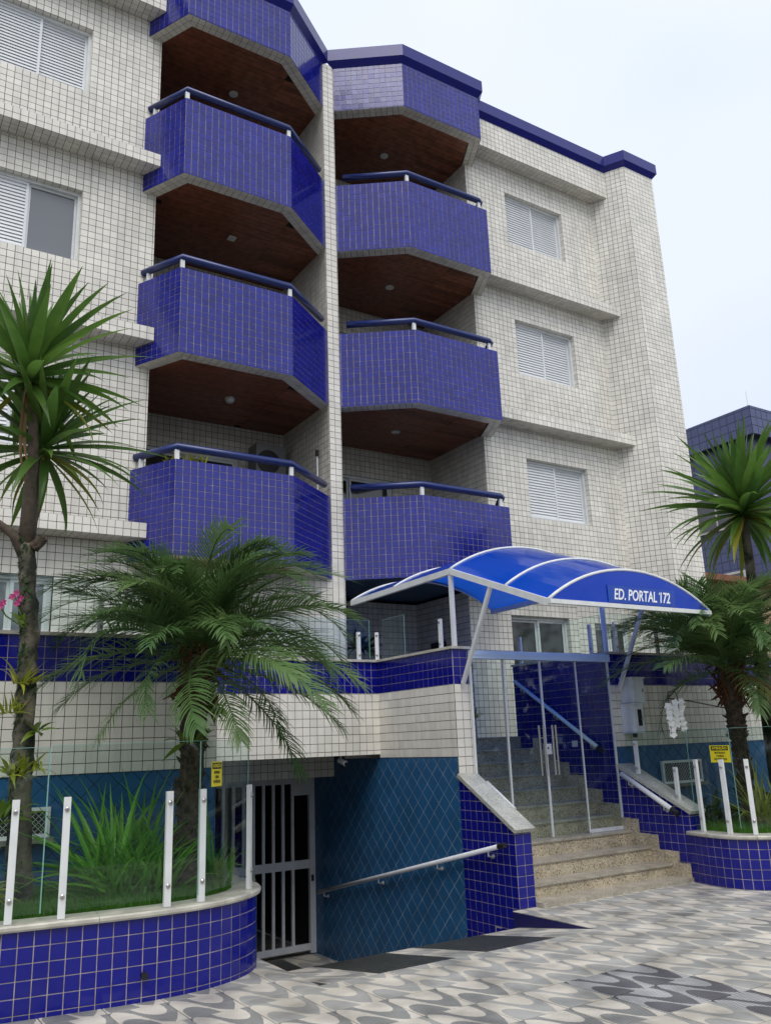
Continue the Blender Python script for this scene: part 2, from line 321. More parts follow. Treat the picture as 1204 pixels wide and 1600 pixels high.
class MB:
    def __init__(s): s.v = []; s.f = []
    def poly(s, pts):
        k = len(s.v); s.v += [tuple(p) for p in pts]; s.f.append(tuple(range(k, k + len(pts)))); return s
    def box(s, x0, x1, y0, y1, z0, z1):
        return s.obox(V(((x0 + x1) / 2, (y0 + y1) / 2, (z0 + z1) / 2)), V(((x1 - x0) / 2, 0, 0)), V((0, (y1 - y0) / 2, 0)), V((0, 0, (z1 - z0) / 2)))
    def obox(s, c, a, b, d):
        c, a, b, d = V(c), V(a), V(b), V(d); k = len(s.v)
        for i in (-1, 1):
            for j in (-1, 1):
                for l in (-1, 1): s.v.append(tuple(c + a * i + b * j + d * l))
        s.f += [tuple(k + q for q in f) for f in ((0, 1, 3, 2), (4, 6, 7, 5), (0, 4, 5, 1), (2, 3, 7, 6), (0, 2, 6, 4), (1, 5, 7, 3))]
        return s
    def bar(s, p, q, wd, ht, up=V((0, 0, 1))):
        p, q = V(p), V(q); d = q - p; n = d.normalized(); sd = n.cross(up).normalized(); u2 = sd.cross(n)
        return s.obox((p + q) / 2, d / 2, sd * wd / 2, u2 * ht / 2)
    def tube(s, path, r, n=10, caps=True):
        path = [V(p) for p in path]; rs = r if isinstance(r, (list, tuple)) else [r] * len(path)
        k0 = len(s.v); ref = None
        for i, p in enumerate(path):
            t = (path[min(i + 1, len(path) - 1)] - path[max(i - 1, 0)]).normalized()
            if ref is None:
                ref = t.cross(V((0, 0, 1)) if abs(t.z) < 0.9 else V((1, 0, 0))).normalized()
            a = (ref - t * ref.dot(t)).normalized(); ref = a; b = t.cross(a)
            for j in range(n):
                an = 2 * math.pi * j / n; s.v.append(tuple(p + (a * math.cos(an) + b * math.sin(an)) * rs[i]))
        for i in range(len(path) - 1):
            for j in range(n):
                s.f.append((k0 + i * n + j, k0 + i * n + (j + 1) % n, k0 + (i + 1) * n + (j + 1) % n, k0 + (i + 1) * n + j))
        if caps:
            s.f.append(tuple(k0 + j for j in reversed(range(n)))); e = k0 + (len(path) - 1) * n; s.f.append(tuple(e + j for j in range(n)))
        return s
    def prism(s, plan, z0, z1):
        n = len(plan)
        zz = (lambda z: (z if isinstance(z, (list, tuple)) else [z] * n))
        a = [(p[0], p[1], z) for p, z in zip(plan, zz(z0))]; b = [(p[0], p[1], z) for p, z in zip(plan, zz(z1))]
        s.poly(list(reversed(a))); s.poly(b)
        for i in range(n):
            j = (i + 1) % n; s.poly([a[i], a[j], b[j], b[i]])
        return s
    def mesh(s, name, mat=None, smooth=False, origin=None):
        me = bpy.data.meshes.new(name)
        if origin is not None: o = V(origin); vv = [tuple(V(p) - o) for p in s.v]
        else: vv = s.v
        me.from_pydata(vv, [], s.f); me.update()
        if mat: me.materials.append(M[mat] if isinstance(mat, str) else mat)
        if smooth: me.polygons.foreach_set('use_smooth', [True] * len(me.polygons))
        return me
    def build(s, name, mat, parent=None, smooth=False):
        c = V((sum(p[0] for p in s.v), sum(p[1] for p in s.v), sum(p[2] for p in s.v))) / max(1, len(s.v))
        return link(name, s.mesh(name, mat, smooth, c), parent, Matrix.Translation(c))
def pixel_size(P, N, a):
    """how large a piece of world area a shows in the photograph; 0 when outside the frame or turned away"""
    d = CAM_LOC - P
    if d.dot(N) <= 0: return 0
    q = px(P)
    if q is None or not (-10 < q[0] < 1214 and -10 < q[1] < 1610): return 0
    return a * d.normalized().dot(N) * (FPX / d.length) ** 2
def chamfer_piece(poly, h, c=0.0014):
    """a thin tile: polygon in the xy plane, top at h with a small chamfer (no underside)"""
    n = len(poly); cx = sum(p[0] for p in poly) / n; cy = sum(p[1] for p in poly) / n
    def inn(p):
        dx, dy = cx - p[0], cy - p[1]; l = math.hypot(dx, dy) or 1; return (p[0] + dx / l * c * 1.4, p[1] + dy / l * c * 1.4)
    vs_ = [(p[0], p[1], 0) for p in poly] + [(p[0], p[1], h - c) for p in poly] + [(*inn(p), h) for p in poly]
    fs = [tuple(range(2 * n, 3 * n))]
    for i in range(n):
        j = (i + 1) % n; fs.append((i, j, n + j, n + i)); fs.append((n + i, n + j, 2 * n + j, 2 * n + i))
    return vs_, fs
class Tiles:
    """the tiles of one thing: planes are cut into cells, the largest in view become pieces, the rest one joined mesh"""
    def __init__(s, tu=0.1, tv=None, gap=0.006, h=0.004): s.tu = tu; s.tv = tv or tu; s.gap = gap; s.h = h; s.it = []; s.full = None
    def plane(s, O, U, W, polys, u0=0.0, v0=0.0, parent=None, sub=None, tu=None, tv=None, off=False):
        O, U, W = V(O), V(U).normalized(), V(W).normalized(); N = U.cross(W)
        tu = tu or s.tu; tv = tv or s.tv; g = s.gap / 2
        for poly in polys:
            if area(poly) < 0: poly = list(reversed(poly))
            if sub is not None: sub.poly([O + U * p[0] + W * p[1] for p in poly])
            us = [p[0] for p in poly]; vv = [p[1] for p in poly]
            for j in range(math.floor((min(vv) - v0) / tv), math.ceil((max(vv) - v0) / tv)):
                sh = (0.5 * tu if (off and j % 2) else 0.0)
                for i in range(math.floor((min(us) - u0 - sh) / tu), math.ceil((max(us) - u0 - sh) / tu)):
                    a, b = u0 + sh + i * tu + g, v0 + j * tv + g; c, d = a + tu - 2 * g, b + tv - 2 * g
                    cell = [(a, b), (c, b), (c, d), (a, d)]
                    q = clip(cell, poly)
                    if len(q) < 3: continue
                    ar = area(q)
                    if ar < 0.06 * tu * tv: continue
                    ce = (sum(p[0] for p in q) / len(q), sum(p[1] for p in q) / len(q))
                    P = O + U * ce[0] + W * ce[1]
                    isfull = ar > 0.999 * area(cell)
                    s.it.append([pixel_size(P, N, ar), [(p[0] - ce[0], p[1] - ce[1]) for p in q], P, U, W, N, isfull and (tu, tv), parent])
        return s
    def finish(s, name, mat, rt, limit=300, rest=None, uvfn=None, minpx=40.0):
        s.it.sort(key=lambda t: -t[0])
        cache = {}
        rv, rf = [], []
        for k, (ps, poly, P, U, W, N, full, par) in enumerate(s.it):
            if k < limit and ps > minpx:
                key = full
                if key and key in cache: me = cache[key]
                else:
                    vv, ff = chamfer_piece(poly, s.h); me = bpy.data.meshes.new(name); me.from_pydata(vv, [], ff); me.update(); me.materials.append(M[mat])
                    if key: cache[key] = me
                rx, ry = random.gauss(0, 0.0035), random.gauss(0, 0.0035)
                N2 = (N + U * rx + W * ry).normalized(); U2 = (U - N2 * U.dot(N2)).normalized(); W2 = N2.cross(U2)
                Mw = Matrix((U2, W2, N2)).transposed().to_4x4(); Mw.translation = P
                link(name, me, par or rt, Mw)
            else:
                n = len(poly); b = len(rv); rx, ry = random.gauss(0, 0.0035), random.gauss(0, 0.0035)
                for p in poly: rv.append(tuple(P + U * p[0] + W * p[1]))
                for p in poly: rv.append(tuple(P + U * p[0] * 0.985 + W * p[1] * 0.985 + N * (s.h + p[0] * rx + p[1] * ry)))
                rf.append(tuple(b + n + i for i in range(n)))
                for i in range(n): rf.append((b + i, b + (i + 1) % n, b + n + (i + 1) % n, b + n + i))
        if rv:
            me = bpy.data.meshes.new(rest or name); me.from_pydata(rv, [], rf); me.update(); me.materials.append(M[mat])
            o = link(rest or (name + '_covering'), me, rt); o['kind'] = 'stuff'
def rects(x0, x1, z0, z1, holes):
    """a wall region minus one column of holes (hx0,hx1,hz0,hz1)"""
    if not holes: return [[(x0, z0), (x1, z0), (x1, z1), (x0, z1)]]
    hx0, hx1 = holes[0][0], holes[0][1]; o = []
    def r(a, b, c, d):
        if b - a > 1e-4 and d - c > 1e-4: o.append([(a, c), (b, c), (b, d), (a, d)])
    r(x0, hx0, z0, z1); r(hx1, x1, z0, z1); z = z0
    for h in sorted(holes, key=lambda t: t[2]): r(hx0, hx1, z, h[2]); z = h[3]
    r(hx0, hx1, z, z1)
    return o
X_, Y_, Z_ = V((1, 0, 0)), V((0, 1, 0)), V((0, 0, 1))
# ------------------------------------------------------------------ ground, pavement, ramp
RX0, RX1, RY0, RYE = 3.13, 5.88, 5.95, 11.5          # opening of the garage ramp
def ramp_z(y):
    return -0.13 * max(0.0, min(y, 7.0) - RY0) - 0.28 * max(0.0, min(y, 10.32) - 7.0)
g = MB()
for a in ((-900, RX0, -60, 900), (5.97, 900, -60, 900), (RX0, 5.97, -60, RY0), (RX0, 5.97, 20, 900)):
    x0, x1, y0, y1 = a; g.poly([(x0, y0, -0.03), (x1, y0, -0.03), (x1, y1, -0.03), (x0, y1, -0.03)])
tag(g.build('ground', 'ground'), kind='structure')
g = MB(); g.poly([(-60, -9, -0.15), (80, -9, -0.15), (80, -1.6, -0.15), (-60, -1.6, -0.15)])
for v_ in range(len(g.v)): g.v[v_] = (g.v[v_][0], g.v[v_][1], -0.022)
tag(g.build('road', 'asphalt'), kind='structure')

sw = root('sidewalk', (5.0, 4.5, 0), None, None); sw['kind'] = 'structure'
sub = MB()
TP = Tiles(0.39, 0.452, 0.0075, 0.008)
PAVE_RECTS = [(-6, 16, -1.4, RY0), (-6, RX0, RY0, 8.0), (RX1, 16, RY0, 7.09), (5.97, 16, 7.09, 8.0)]
def pave_plane(tiles):
    for x0, x1, y0, y1 in PAVE_RECTS:
        tiles.plane((0, 0, -0.008), X_, Y_, [[(x0, y0), (x1, y0), (x1, y1), (x0, y1)]], u0=4.47 - 0.39 * 30, v0=4.91 - 0.452 * 20, sub=sub)
pave_plane(TP)
sub.build('mortar_bed', 'paving_joint', sw)
def pave_mesh(poly, U0, V0, tu, tv, name, mat, h=0.008):
    vv, ff = chamfer_piece(poly, h, 0.0012)
    me = bpy.data.meshes.new(name); me.from_pydata(vv, [], ff); me.update(); me.materials.append(M[mat])
    uvl = me.uv_layers.new(name='uv')
    for lp in me.loops:
        c = vv[lp.vertex_index]; uvl.data[lp.index].uv = ((c[0] - U0) / tu, (c[1] - V0) / tv)
    return me
TP.it.sort(key=lambda t: -t[0])
cache = {}; rest_v, rest_f, rest_uv = [], [], []
for k, (ps, poly, P, U, W, N, full, par) in enumerate(TP.it):
    if full:
        iu = round((P.x - 4.47 - 0.195) / 0.39); iv = round((P.y - 4.91 + 0.226) / 0.452)
        U0, V0 = -0.195, -0.226
    else:
        iu = math.floor((P.x - 4.47) / 0.39); iv = math.floor((P.y - 4.91) / 0.452) + 1
        U0 = 4.47 + 0.39 * iu - P.x; V0 = 4.91 + 0.452 * (iv - 1) - P.y
    if (iu, iv) in ((0, 0), (1, 0), (0, -1), (1, -1), (1, -2), (2, -2)): mt_ = 'paving_dark'
    elif iv <= 1 and iu < -2 or (iv <= -1 and random.random() < 0.6) or (iv <= 4 and iu < -5): mt_ = 'paving_ribbed'
    else: mt_ = 'paving' if random.random() < 0.93 else 'paving_ribbed'
    if k < 290 and ps > 100:
        if full:
            if mt_ not in cache: cache[mt_] = pave_mesh(poly, U0, V0, 0.39, 0.452, 'paving_tile', mt_)
            me = cache[mt_]
        else: me = pave_mesh(poly, U0, V0, 0.39, 0.452, 'paving_tile', mt_)
        Mw = Matrix.Rotation(random.gauss(0, 0.002), 4, 'X') @ Matrix.Rotation(random.gauss(0, 0.002), 4, 'Y'); Mw.translation = P + V((0, 0, random.uniform(-0.0012, 0.0012)))
        link('paving_tile', me, sw, Mw)
    else:
        b = len(rest_v)
        for p in poly: rest_v.append((P.x + p[0], P.y + p[1], P.z + 0.008)); rest_uv.append(((p[0] - U0) / 0.39, (p[1] - V0) / 0.452))
        rest_f.append(tuple(range(b, b + len(poly))))
me = bpy.data.meshes.new('paving'); me.from_pydata(rest_v, [], rest_f); me.update(); me.materials.append(M['paving'])
uvl = me.uv_layers.new(name='uv')
for lp in me.loops: uvl.data[lp.index].uv = rest_uv[lp.vertex_index]
o = link('paving', me, sw); o['kind'] = 'stuff'

rp = root('garage_ramp', (4.5, 8.0, -0.4), None, None); rp['kind'] = 'structure'
b = MB(); ys = [RY0, 7.0, 8.0, 9.2, 10.32, 20.0]
for ya, yb_ in zip(ys, ys[1:]): b.poly([(RX0, ya, ramp_z(ya) - 0.03), (RX1 + 0.09, ya, ramp_z(ya) - 0.03), (RX1 + 0.09, yb_, ramp_z(yb_) - 0.03), (RX0, yb_, ramp_z(yb_) - 0.03)])
b.build('ramp_bed', 'concrete', rp)
strips = [(3.14, 3.2, 0), (3.2, 3.62, 1), (3.62, 4.34, 0), (4.34, 4.63, 1), (4.63, 5.40, 0), (5.40, 5.875, 1)]
for x0, x1, wv_ in strips:
    rows = [5.95, 6.475, 7.0, 7.6, 8.2, 8.8, 9.4, 10.0, 10.6, 11.3] if wv_ else [5.95, 7.0, 8.2, 9.4, 10.6, 11.3]
    for ya, yb_ in zip(rows, rows[1:]):
        A_, B_ = V(((x0 + x1) / 2, ya, ramp_z(ya) - 0.02)), V(((x0 + x1) / 2, yb_, ramp_z(yb_) - 0.02)); d = (B_ - A_); L_ = d.length; d.normalize(); NS = X_.cross(d)
        hw, hl = (x1 - x0) / 2 - 0.002, L_ / 2 - 0.002
        poly = [(-hw, -hl), (hw, -hl), (hw, hl), (-hw, hl)]
        me = pave_mesh(poly, -hw, -hl, 2 * hw, 2 * hl, 'paving_tile' if wv_ else 'granite_slab', 'paving' if wv_ else 'granite_black', 0.02)
        Mw = Matrix((X_, d, NS)).transposed().to_4x4(); Mw.translation = (A_ + B_) / 2
        link('paving_tile' if wv_ else 'granite_slab', me, rp, Mw)

# ------------------------------------------------------------------ the apartment building
H = 2.76; B0 = 3.995; YW = 10.88; YF = 10.16; YL = 10.56; YB = 12.5; TOP = 13.17
bd = root('apartment_building', (6.1, 10.88, 1.6), 'white tiled apartment building with two stacks of blue balconies', 'building')
WT = Tiles(0.1, 0.1, 0.007, 0.004); BT = Tiles(0.1, 0.1, 0.0065, 0.004); WOODP = Tiles(3.0, 0.1, 0.006, 0.006)
wall = MB()
# windows -------------------------------------------------------------------------
def shutter(x0, x1, z0, z1, y, parent):
    s = MB(); f = 0.035
    s.box(x0, x0 + f, y, y + 0.03, z0, z1); s.box(x1 - f, x1, y, y + 0.03, z0, z1)
    s.box(x0 + f, x1 - f, y, y + 0.03, z0, z0 + f); s.box(x0 + f, x1 - f, y, y + 0.03, z1 - f, z1)
    n = int((z1 - z0 - 2 * f) / 0.052); d = (z1 - z0 - 2 * f) / n
    for i in range(n):
        zc = z0 + f + d * (i + 0.5)
        s.obox(V(((x0 + x1) / 2, y + 0.017, zc)), V(((x1 - x0) / 2 - f, 0, 0)), V((0, 0.010, d * 0.56)), V((0, 0.0035, -0.0012)))
    return s.build('shutter', 'slat', parent)
def window(x0, x1, z0, z1, open_right=False):
    y = YW + 0.09
    f = MB(); t = 0.045
    f.box(x0, x0 + t, y - 0.01, y + 0.08, z0, z1); f.box(x1 - t, x1, y - 0.01, y + 0.08, z0, z1)
    f.box(x0 + t, x1 - t, y - 0.01, y + 0.08, z0, z0 + t); f.box(x0 + t, x1 - t, y - 0.01, y + 0.08, z1 - t, z1)
    wn = f.build('window', 'white_metal', bd)
    xm = (x0 + x1) / 2
    shutter(x0 + t, xm + 0.02, z0 + t, z1 - t, y + 0.012, wn)
    if open_right:
        q = MB(); q.box(xm + 0.02, xm + 0.05, y + 0.045, y + 0.07, z0 + t, z1 - t); q.box(x1 - t - 0.03, x1 - t, y + 0.045, y + 0.07, z0 + t, z1 - t)
        q.box(xm + 0.05, x1 - t - 0.03, y + 0.045, y + 0.07, z0 + t, z0 + t + 0.03); q.box(xm + 0.05, x1 - t - 0.03, y + 0.045, y + 0.07, z1 - t - 0.03, z1 - t)
        q.build('sash', 'white_metal', wn)
        q = MB(); q.box(xm + 0.05, x1 - t - 0.03, y + 0.055, y + 0.062, z0 + t + 0.03, z1 - t - 0.03); q.build('pane', 'window_glass', wn)
    else:
        shutter(xm - 0.02, x1 - t, z0 + t, z1 - t, y + 0.045, wn)
    bk = MB(); bk.box(x0, x1, y + 0.082, y + 0.1, z0, z1); bk.build('backing', 'dark', wn)
    # tiled reveals
    WT.plane((0, 0, z1), X_, -Y_, [[(x0, -y + 0.01), (x1, -y + 0.01), (x1, -YW), (x0, -YW)]], u0=x0, v0=-YW - 0.1, sub=wall)
    WT.plane((x1, 0, 0), -Y_, Z_, [[(-y + 0.01, z0), (-YW, z0), (-YW, z1), (-y + 0.01, z1)]], u0=-YW - 0.1, v0=z0, sub=wall)
    wall.poly([(x0, YW, z0), (x0, y, z0), (x0, y, z1), (x0, YW, z1)]); wall.poly([(x0, YW, z0), (x1, YW, z0), (x1, y, z0), (x0, y, z0)])
LW, RW = (0.785, 2.185), (10.05, 11.55)
def front(polys, y=YW, u0=0.0, v0=0.0): WT.plane((0, y, 0), X_, Z_, polys, u0=u0, v0=v0, sub=wall)
for k in range(3):
    zl, zu = 4.27 + H * k, 4.27 + H * (k + 1)
    zw = 5.385 + 2.752 * k
    front(rects(-2.5, 3.21, zl, zu, [(*LW, zw, zw + 1.1)]), u0=LW[0], v0=zw); window(LW[0], LW[1], zw, zw + 1.1, k == 1)
    front(rects(9.1, 12.44, zl, zu, [(*RW, zw, zw + 1.1)]), u0=RW[0], v0=zw); window(RW[0], RW[1], zw, zw + 1.1)
# ledges: every floor line; the topmost runs up into the parapet
for k in range(4):
    z0 = 4.27 + H * k; z1 = z0 + 0.2 if k < 3 else TOP
    for plan in ([(-2.5, YL), (3.165, YL), (3.0, YW), (-2.5, YW)], [(9.13, YL), (12.62, YL), (12.44, YW), (9.28, YW)]):
        L_ = MB(); L_.prism(plan, z0, z1); lo = L_.build('ledge', 'white_grout', bd)
        a, b2 = plan[0][0], plan[1][0]
        WT.plane((0, YL, 0), X_, Z_, [[(a, z0), (b2, z0), (b2, z1), (a, z1)]], u0=b2, v0=z0, parent=None)
        WT.plane((0, 0, z0), X_, -Y_, [[(p[0], -p[1]) for p in plan]], u0=b2, v0=-YL - 0.3)
# ground floor walls
front(rects(-2.5, 6.25, 1.64, 4.27, [(0.35, 2.135, 1.72, 3.76)]), u0=2.135, v0=3.76)
front(rects(8.55, 10.95, 1.64, 4.27, [(9.42, 10.74, 1.72, 3.63)]), u0=9.42, v0=3.63)
front(rects(10.95, 12.44, 1.64, 4.27, [(11.35, 12.25, 2.6, 3.57)]), u0=11.35, v0=3.57)
def sliding_door(x0, x1, z0, z1, y, glassm, parent=None, bars=2, slats=False):
    f = MB(); t = 0.05
    f.box(x0, x0 + t, y, y + 0.09, z0, z1); f.box(x1 - t, x1, y, y + 0.09, z0, z1); f.box(x0 + t, x1 - t, y, y + 0.09, z1 - t, z1); f.box(x0 + t, x1 - t, y, y + 0.09, z0, z0 + t)
    dr = f.build('sliding_door', 'white_metal', parent or bd); wd = (x1 - x0 - 2 * t) / bars
    for i in range(bars):
        a = x0 + t + wd * i; y2 = y + (0.02 if i % 2 else 0.05); q = MB(); s = 0.04
        q.box(a, a + s, y2, y2 + 0.03, z0 + t, z1 - t); q.box(a + wd - s, a + wd, y2, y2 + 0.03, z0 + t, z1 - t)
        q.box(a + s, a + wd - s, y2, y2 + 0.03, z0 + t, z0 + t + s); q.box(a + s, a + wd - s, y2, y2 + 0.03, z1 - t - s, z1 - t)
        q.build('sash', 'white_metal', dr)
        q = MB(); q.box(a + s, a + wd - s, y2 + 0.012, y2 + 0.018, z0 + t + s, z1 - t - s); q.build('pane', glassm, dr)
    return dr
sliding_door(0.35, 2.135, 1.72, 3.76, YW + 0.06, 'window_glass', bars=4)
sliding_door(9.42, 10.74, 1.72, 3.63, YW + 0.08, 'dark_glass')
sliding_door(11.35, 12.25, 2.6, 3.57, YW + 0.08, 'dark_glass')
for (x0, x1, z1) in ((9.42, 10.74, 3.63), (11.35, 12.25, 3.57)):
    WT.plane((x1, 0, 0), -Y_, Z_, [[(-YW - 0.08, 1.72), (-YW, 1.72), (-YW, z1), (-YW - 0.08, z1)]], u0=-YW - 0.1, v0=z1, sub=wall)
    WT.plane((0, 0, z1), X_, -Y_, [[(x0, -YW - 0.08), (x1, -YW - 0.08), (x1, -YW), (x0, -YW)]], u0=x0, v0=-YW - 0.1, sub=wall)
# the corner tower with its slanted flank
TA, TBc, TC = V((12.44, YW)), V((12.825, 10.19)), V((13.69, 10.19))
def flank(p, q, polyz, tiles, sub_, u0=0, v0=0, parent=None, off=0.0):
    d = V((q[0] - p[0], q[1] - p[1], 0)); L_ = d.length
    tiles.plane((p[0], p[1], 0), d, Z_, [[(0, polyz[0]), (L_, polyz[0]), (L_, polyz[1]), (0, polyz[1])]], u0=L_ - u0, v0=v0, sub=sub_, parent=parent)
flank(TA, TBc, (1.64, 13.2), WT, wall, v0=0.035); flank(TBc, TC, (1.64, 13.2), WT, wall, v0=0.035, u0=(TC - TBc).length)
wall.poly([(TC.x, 10.19, 1.64), (TC.x, 14.5, 1.64), (TC.x, 14.5, 13.2), (TC.x, 10.19, 13.2)])
# the slim pillar between the balcony stacks
PX0, PX1 = 6.03, 6.245
front([[(PX0, 1.64), (PX1, 1.64), (PX1, 13.2), (PX0, 13.2)]], u0=PX0 + 0.005, v0=0.02)
wall.poly([(PX1, YW, 1.64), (PX1, YB, 1.64), (PX1, YB, 13.2), (PX1, YW, 13.2)])
# loggias and balconies
def offset_plan(plan, d):
    """the three faces of a balcony moved inwards by d: lines"""
    ls = []
    for i in range(3):
        p, q = V(plan[i]), V(plan[i + 1]); t = (q - p).normalized(); n = V((-t.y, t.x)); ls.append((p + n * d, t))
    return ls
def meet(l1, l2):
    (p, t), (q, s) = l1, l2; den = t.x * s.y - t.y * s.x; k = ((q.x - p.x) * s.y - (q.y - p.y) * s.x) / den; return p + t * k
def at_x(l, x): p, t = l; return p + t * ((x - p.x) / t.x)
def at_y(l, y): p, t = l; return p + t * ((y - p.y) / t.y)
PL = [(3.01, YW), (3.383, YF), (5.06, YF), (6.03, YW)]
PR = [(6.245, YW), (7.235, YF), (8.925, YF), (9.27, YW)]
SIDES = [(PL, 3.21, 6.03), (PR, 6.245, 9.1)]
for si, (plan, xl, xr) in enumerate(SIDES):
    l_in = offset_plan(plan, 0.2); l_par = offset_plan(plan, 0.13)
    i1, i2 = meet(l_in[0], l_in[1]), meet(l_in[1], l_in[2])
    iL = at_x(l_in[0], xl) if si == 0 else at_x(l_in[0], xl); iR = at_x(l_in[2], xr)
    q1, q2 = meet(l_par[0], l_par[1]), meet(l_par[1], l_par[2]); qL, qR = at_y(l_par[0], YW), at_y(l_par[2], YW)
    outer = [V(p) for p in plan]; innr = [qL, q1, q2, qR]
    for k in range(4):
        B = B0 + H * k; T = B + 1.262 if k < 3 else TOP + 0.02
        nm = 'balcony' if k < 3 else 'roof_fascia'
        P_ = MB()
        for i in range(3): P_.prism([outer[i], outer[i + 1], innr[i + 1], innr[i]], B + 0.022, T - 0.003)
        bal = P_.build(nm, 'blue_grout', bd)
        for i in range(3):
            a, c = outer[i], outer[i + 1]; L_ = (c - a).length
            flank(a, c, (B, T), BT, None, u0=(0 if i == 0 else L_ if i == 2 else L_), v0=T, parent=bal)
        # tiled rim under the slab (the lowest right one is painted)
        rim = MB(); rims = [[outer[0], outer[1], i1, iL], [outer[1], outer[2], i2, i1], [outer[2], outer[3], iR, i2]]
        for rq in rims: rim.prism(rq, B, B + 0.021)
        painted = (si == 1 and k == 0)
        rim.build('slab_rim', 'blue_paint' if painted else 'white_grout', bal)
        if not painted:
            for i, rq in enumerate(rims):
                d = (rq[1] - rq[0]).normalized(); U_ = V((d.x, d.y, 0)); Wd = V((d.y, -d.x, 0))       # faces down
                O_ = V((rq[0].x, rq[0].y, B))
                pl = [((p - rq[0]).dot(d), (p - rq[0]).dot(V((d.y, -d.x)))) for p in rq]
                WT.plane(O_, U_, Wd, [pl], u0=(rq[1] - rq[0]).length, v0=-0.2)
        # boarded soffit
        cp = [iL, i1, i2, iR, V((xr, YB)), V((xl, YB))]
        sb = MB(); sb.prism([(p.x, p.y) for p in cp], B + 0.03, B + 0.2); sb.build('soffit', 'blue_paint' if painted else 'soffit_groove', bal)
        if not painted:
            WOODP.plane((0, 0, B + 0.03), X_, -Y_, [[(p.x, -p.y) for p in cp]], u0=xl - 1, v0=0.03, parent=bal)
        # ceiling lamp
        lx, ly = ((4.6, 11.38) if si == 0 else (7.65, 11.46))
        if not painted:
            q = MB(); zz = B + 0.026
            if si == 0 and k == 2: q.box(lx - 0.06, lx + 0.06, ly - 0.06, ly + 0.06, zz - 0.02, zz)
            elif si == 0 and k == 1: q.tube([(lx, ly, zz), (lx, ly, zz - 0.03), (lx, ly, zz - 0.07)], [0.07, 0.075, 0.05], 14)
            else:
                q.tube([(lx, ly, zz), (lx, ly, zz - 0.014)], 0.075, 16); q.tube([(lx, ly, zz - 0.0141), (lx, ly, zz - 0.02)], [0.055, 0.045], 14)
            q.build('ceiling_lamp', 'white_metal', bal)
        if k < 3:
            # handrail on short posts
            l_r = offset_plan(plan, 0.05); r1, r2 = meet(l_r[0], l_r[1]), meet(l_r[1], l_r[2]); zr = T + 0.18
            e0 = at_y(l_r[0], YW - 0.03 if si else YW - 0.01); e1 = at_y(l_r[2], YW - 0.02)
            if si == 0: path = [(e0.x, e0.y, zr), (r1.x, r1.y, zr), (r2.x, r2.y, zr), (e1.x, e1.y, zr)]
            else:
                e2 = r2 - V((0.045, 0)); path = [(e0.x, e0.y, zr), (r1.x, r1.y, zr), (e2.x - 0.05, e2.y, zr), (e2.x, e2.y + 0.02, zr - 0.01), (e2.x + 0.01, e2.y + 0.1, zr - 0.06), (e2.x + 0.01, e2.y + 0.16, zr - 0.16)]
            hr = MB(); hr.tube(path, 0.053, 12); hr.build('handrail', 'rail_blue', bal, True)
            pts = [r1, r2] if si == 0 else [r1, r2 - V((0.10, 0))]
            if si == 0: pts.append(r1 + (e0 - r1) * 0.86)
            for p in pts:
                q = MB(); q.box(p.x - 0.028, p.x + 0.028, p.y - 0.02, p.y + 0.02, T - 0.004, zr - 0.045); q.build('rail_post', 'white_metal', bal)
    # coping of the fascia, flared outwards
    cpn = MB(); prev = None; l0 = offset_plan(plan, -0.006); l1 = offset_plan(plan, -0.085); lb = offset_plan(plan, 0.35)
    def ring(ls, z):
        a = at_y(ls[0], YW if si else YL); c = at_y(ls[2], YW if si == 0 else YL)
        return [V((*p, z)) for p in (a, meet(ls[0], ls[1]), meet(ls[1], ls[2]), c)]
    rings = [ring(l0, TOP - 0.01), ring(l1, TOP + 0.1), ring(l1, TOP + 0.33), ring(lb, TOP + 0.33), ring(lb, TOP - 0.01)]
    for a, c in zip(rings, rings[1:]):
        for i in range(3): cpn.poly([a[i], a[i + 1], c[i + 1], c[i]])
    cpn.build('coping', 'coping_blue', bd)
    # the recess: back wall, side wall, floor
    for k in range(3):
        B = B0 + H * k; zf = B + 0.2; zc = B + H + 0.03
        if si == 0: hole = (3.45, 5.22, zf, B + 2.24)
        else: hole = (6.45, 8.22, zf, B + 2.26)
        WT.plane((0, YB, 0), X_, Z_, rects(xl, xr, zf, zc, [hole]), u0=hole[0], v0=hole[3], sub=wall)
        sliding_door(hole[0], hole[1], zf, hole[3], YB + 0.02, 'dark_glass', bars=2)
        WT.plane((xr, 0, 0), -Y_, Z_, [[(-YB, zf), (-YW, zf), (-YW, zc), (-YB, zc)]], u0=-YW, v0=zc, sub=wall)
        wall.poly([(xl, YW, zf), (xl, YB, zf), (xl, YB, zc), (xl, YW, zc)])
# straight copings of the side parapets and the tower
def coping(pts, nrm_in, closed=False):
    c = MB(); prof = [(0.006, TOP - 0.01), (0.085, TOP + 0.1), (0.085, TOP + 0.33), (-0.35, TOP + 0.33), (-0.35, TOP - 0.01)]
    n = len(pts); rings = []
    for d, z in prof:
        ls = []
        for i in range(n - 1):
            p, q = V(pts[i]), V(pts[i + 1]); t = (q - p).normalized(); ls.append((p + V((t.y, -t.x)) * d, t))
        r = [ls[0][0]] + [meet(ls[i], ls[i + 1]) for i in range(n - 2)] + [V(pts[-1]) + V((ls[-1][1].y, -ls[-1][1].x)) * d]
        rings.append([V((*p, z)) for p in r])
    for a, b_ in zip(rings, rings[1:]):
        for i in range(n - 1): c.poly([a[i], a[i + 1], b_[i + 1], b_[i]])
    return c.build('coping', 'coping_blue', bd)
coping([(-2.5, YL), (3.12, YL)], None); coping([(9.16, YL), (12.62, YL), (12.825, 10.19), (13.69, 10.19), (13.69, 14.5)], None)
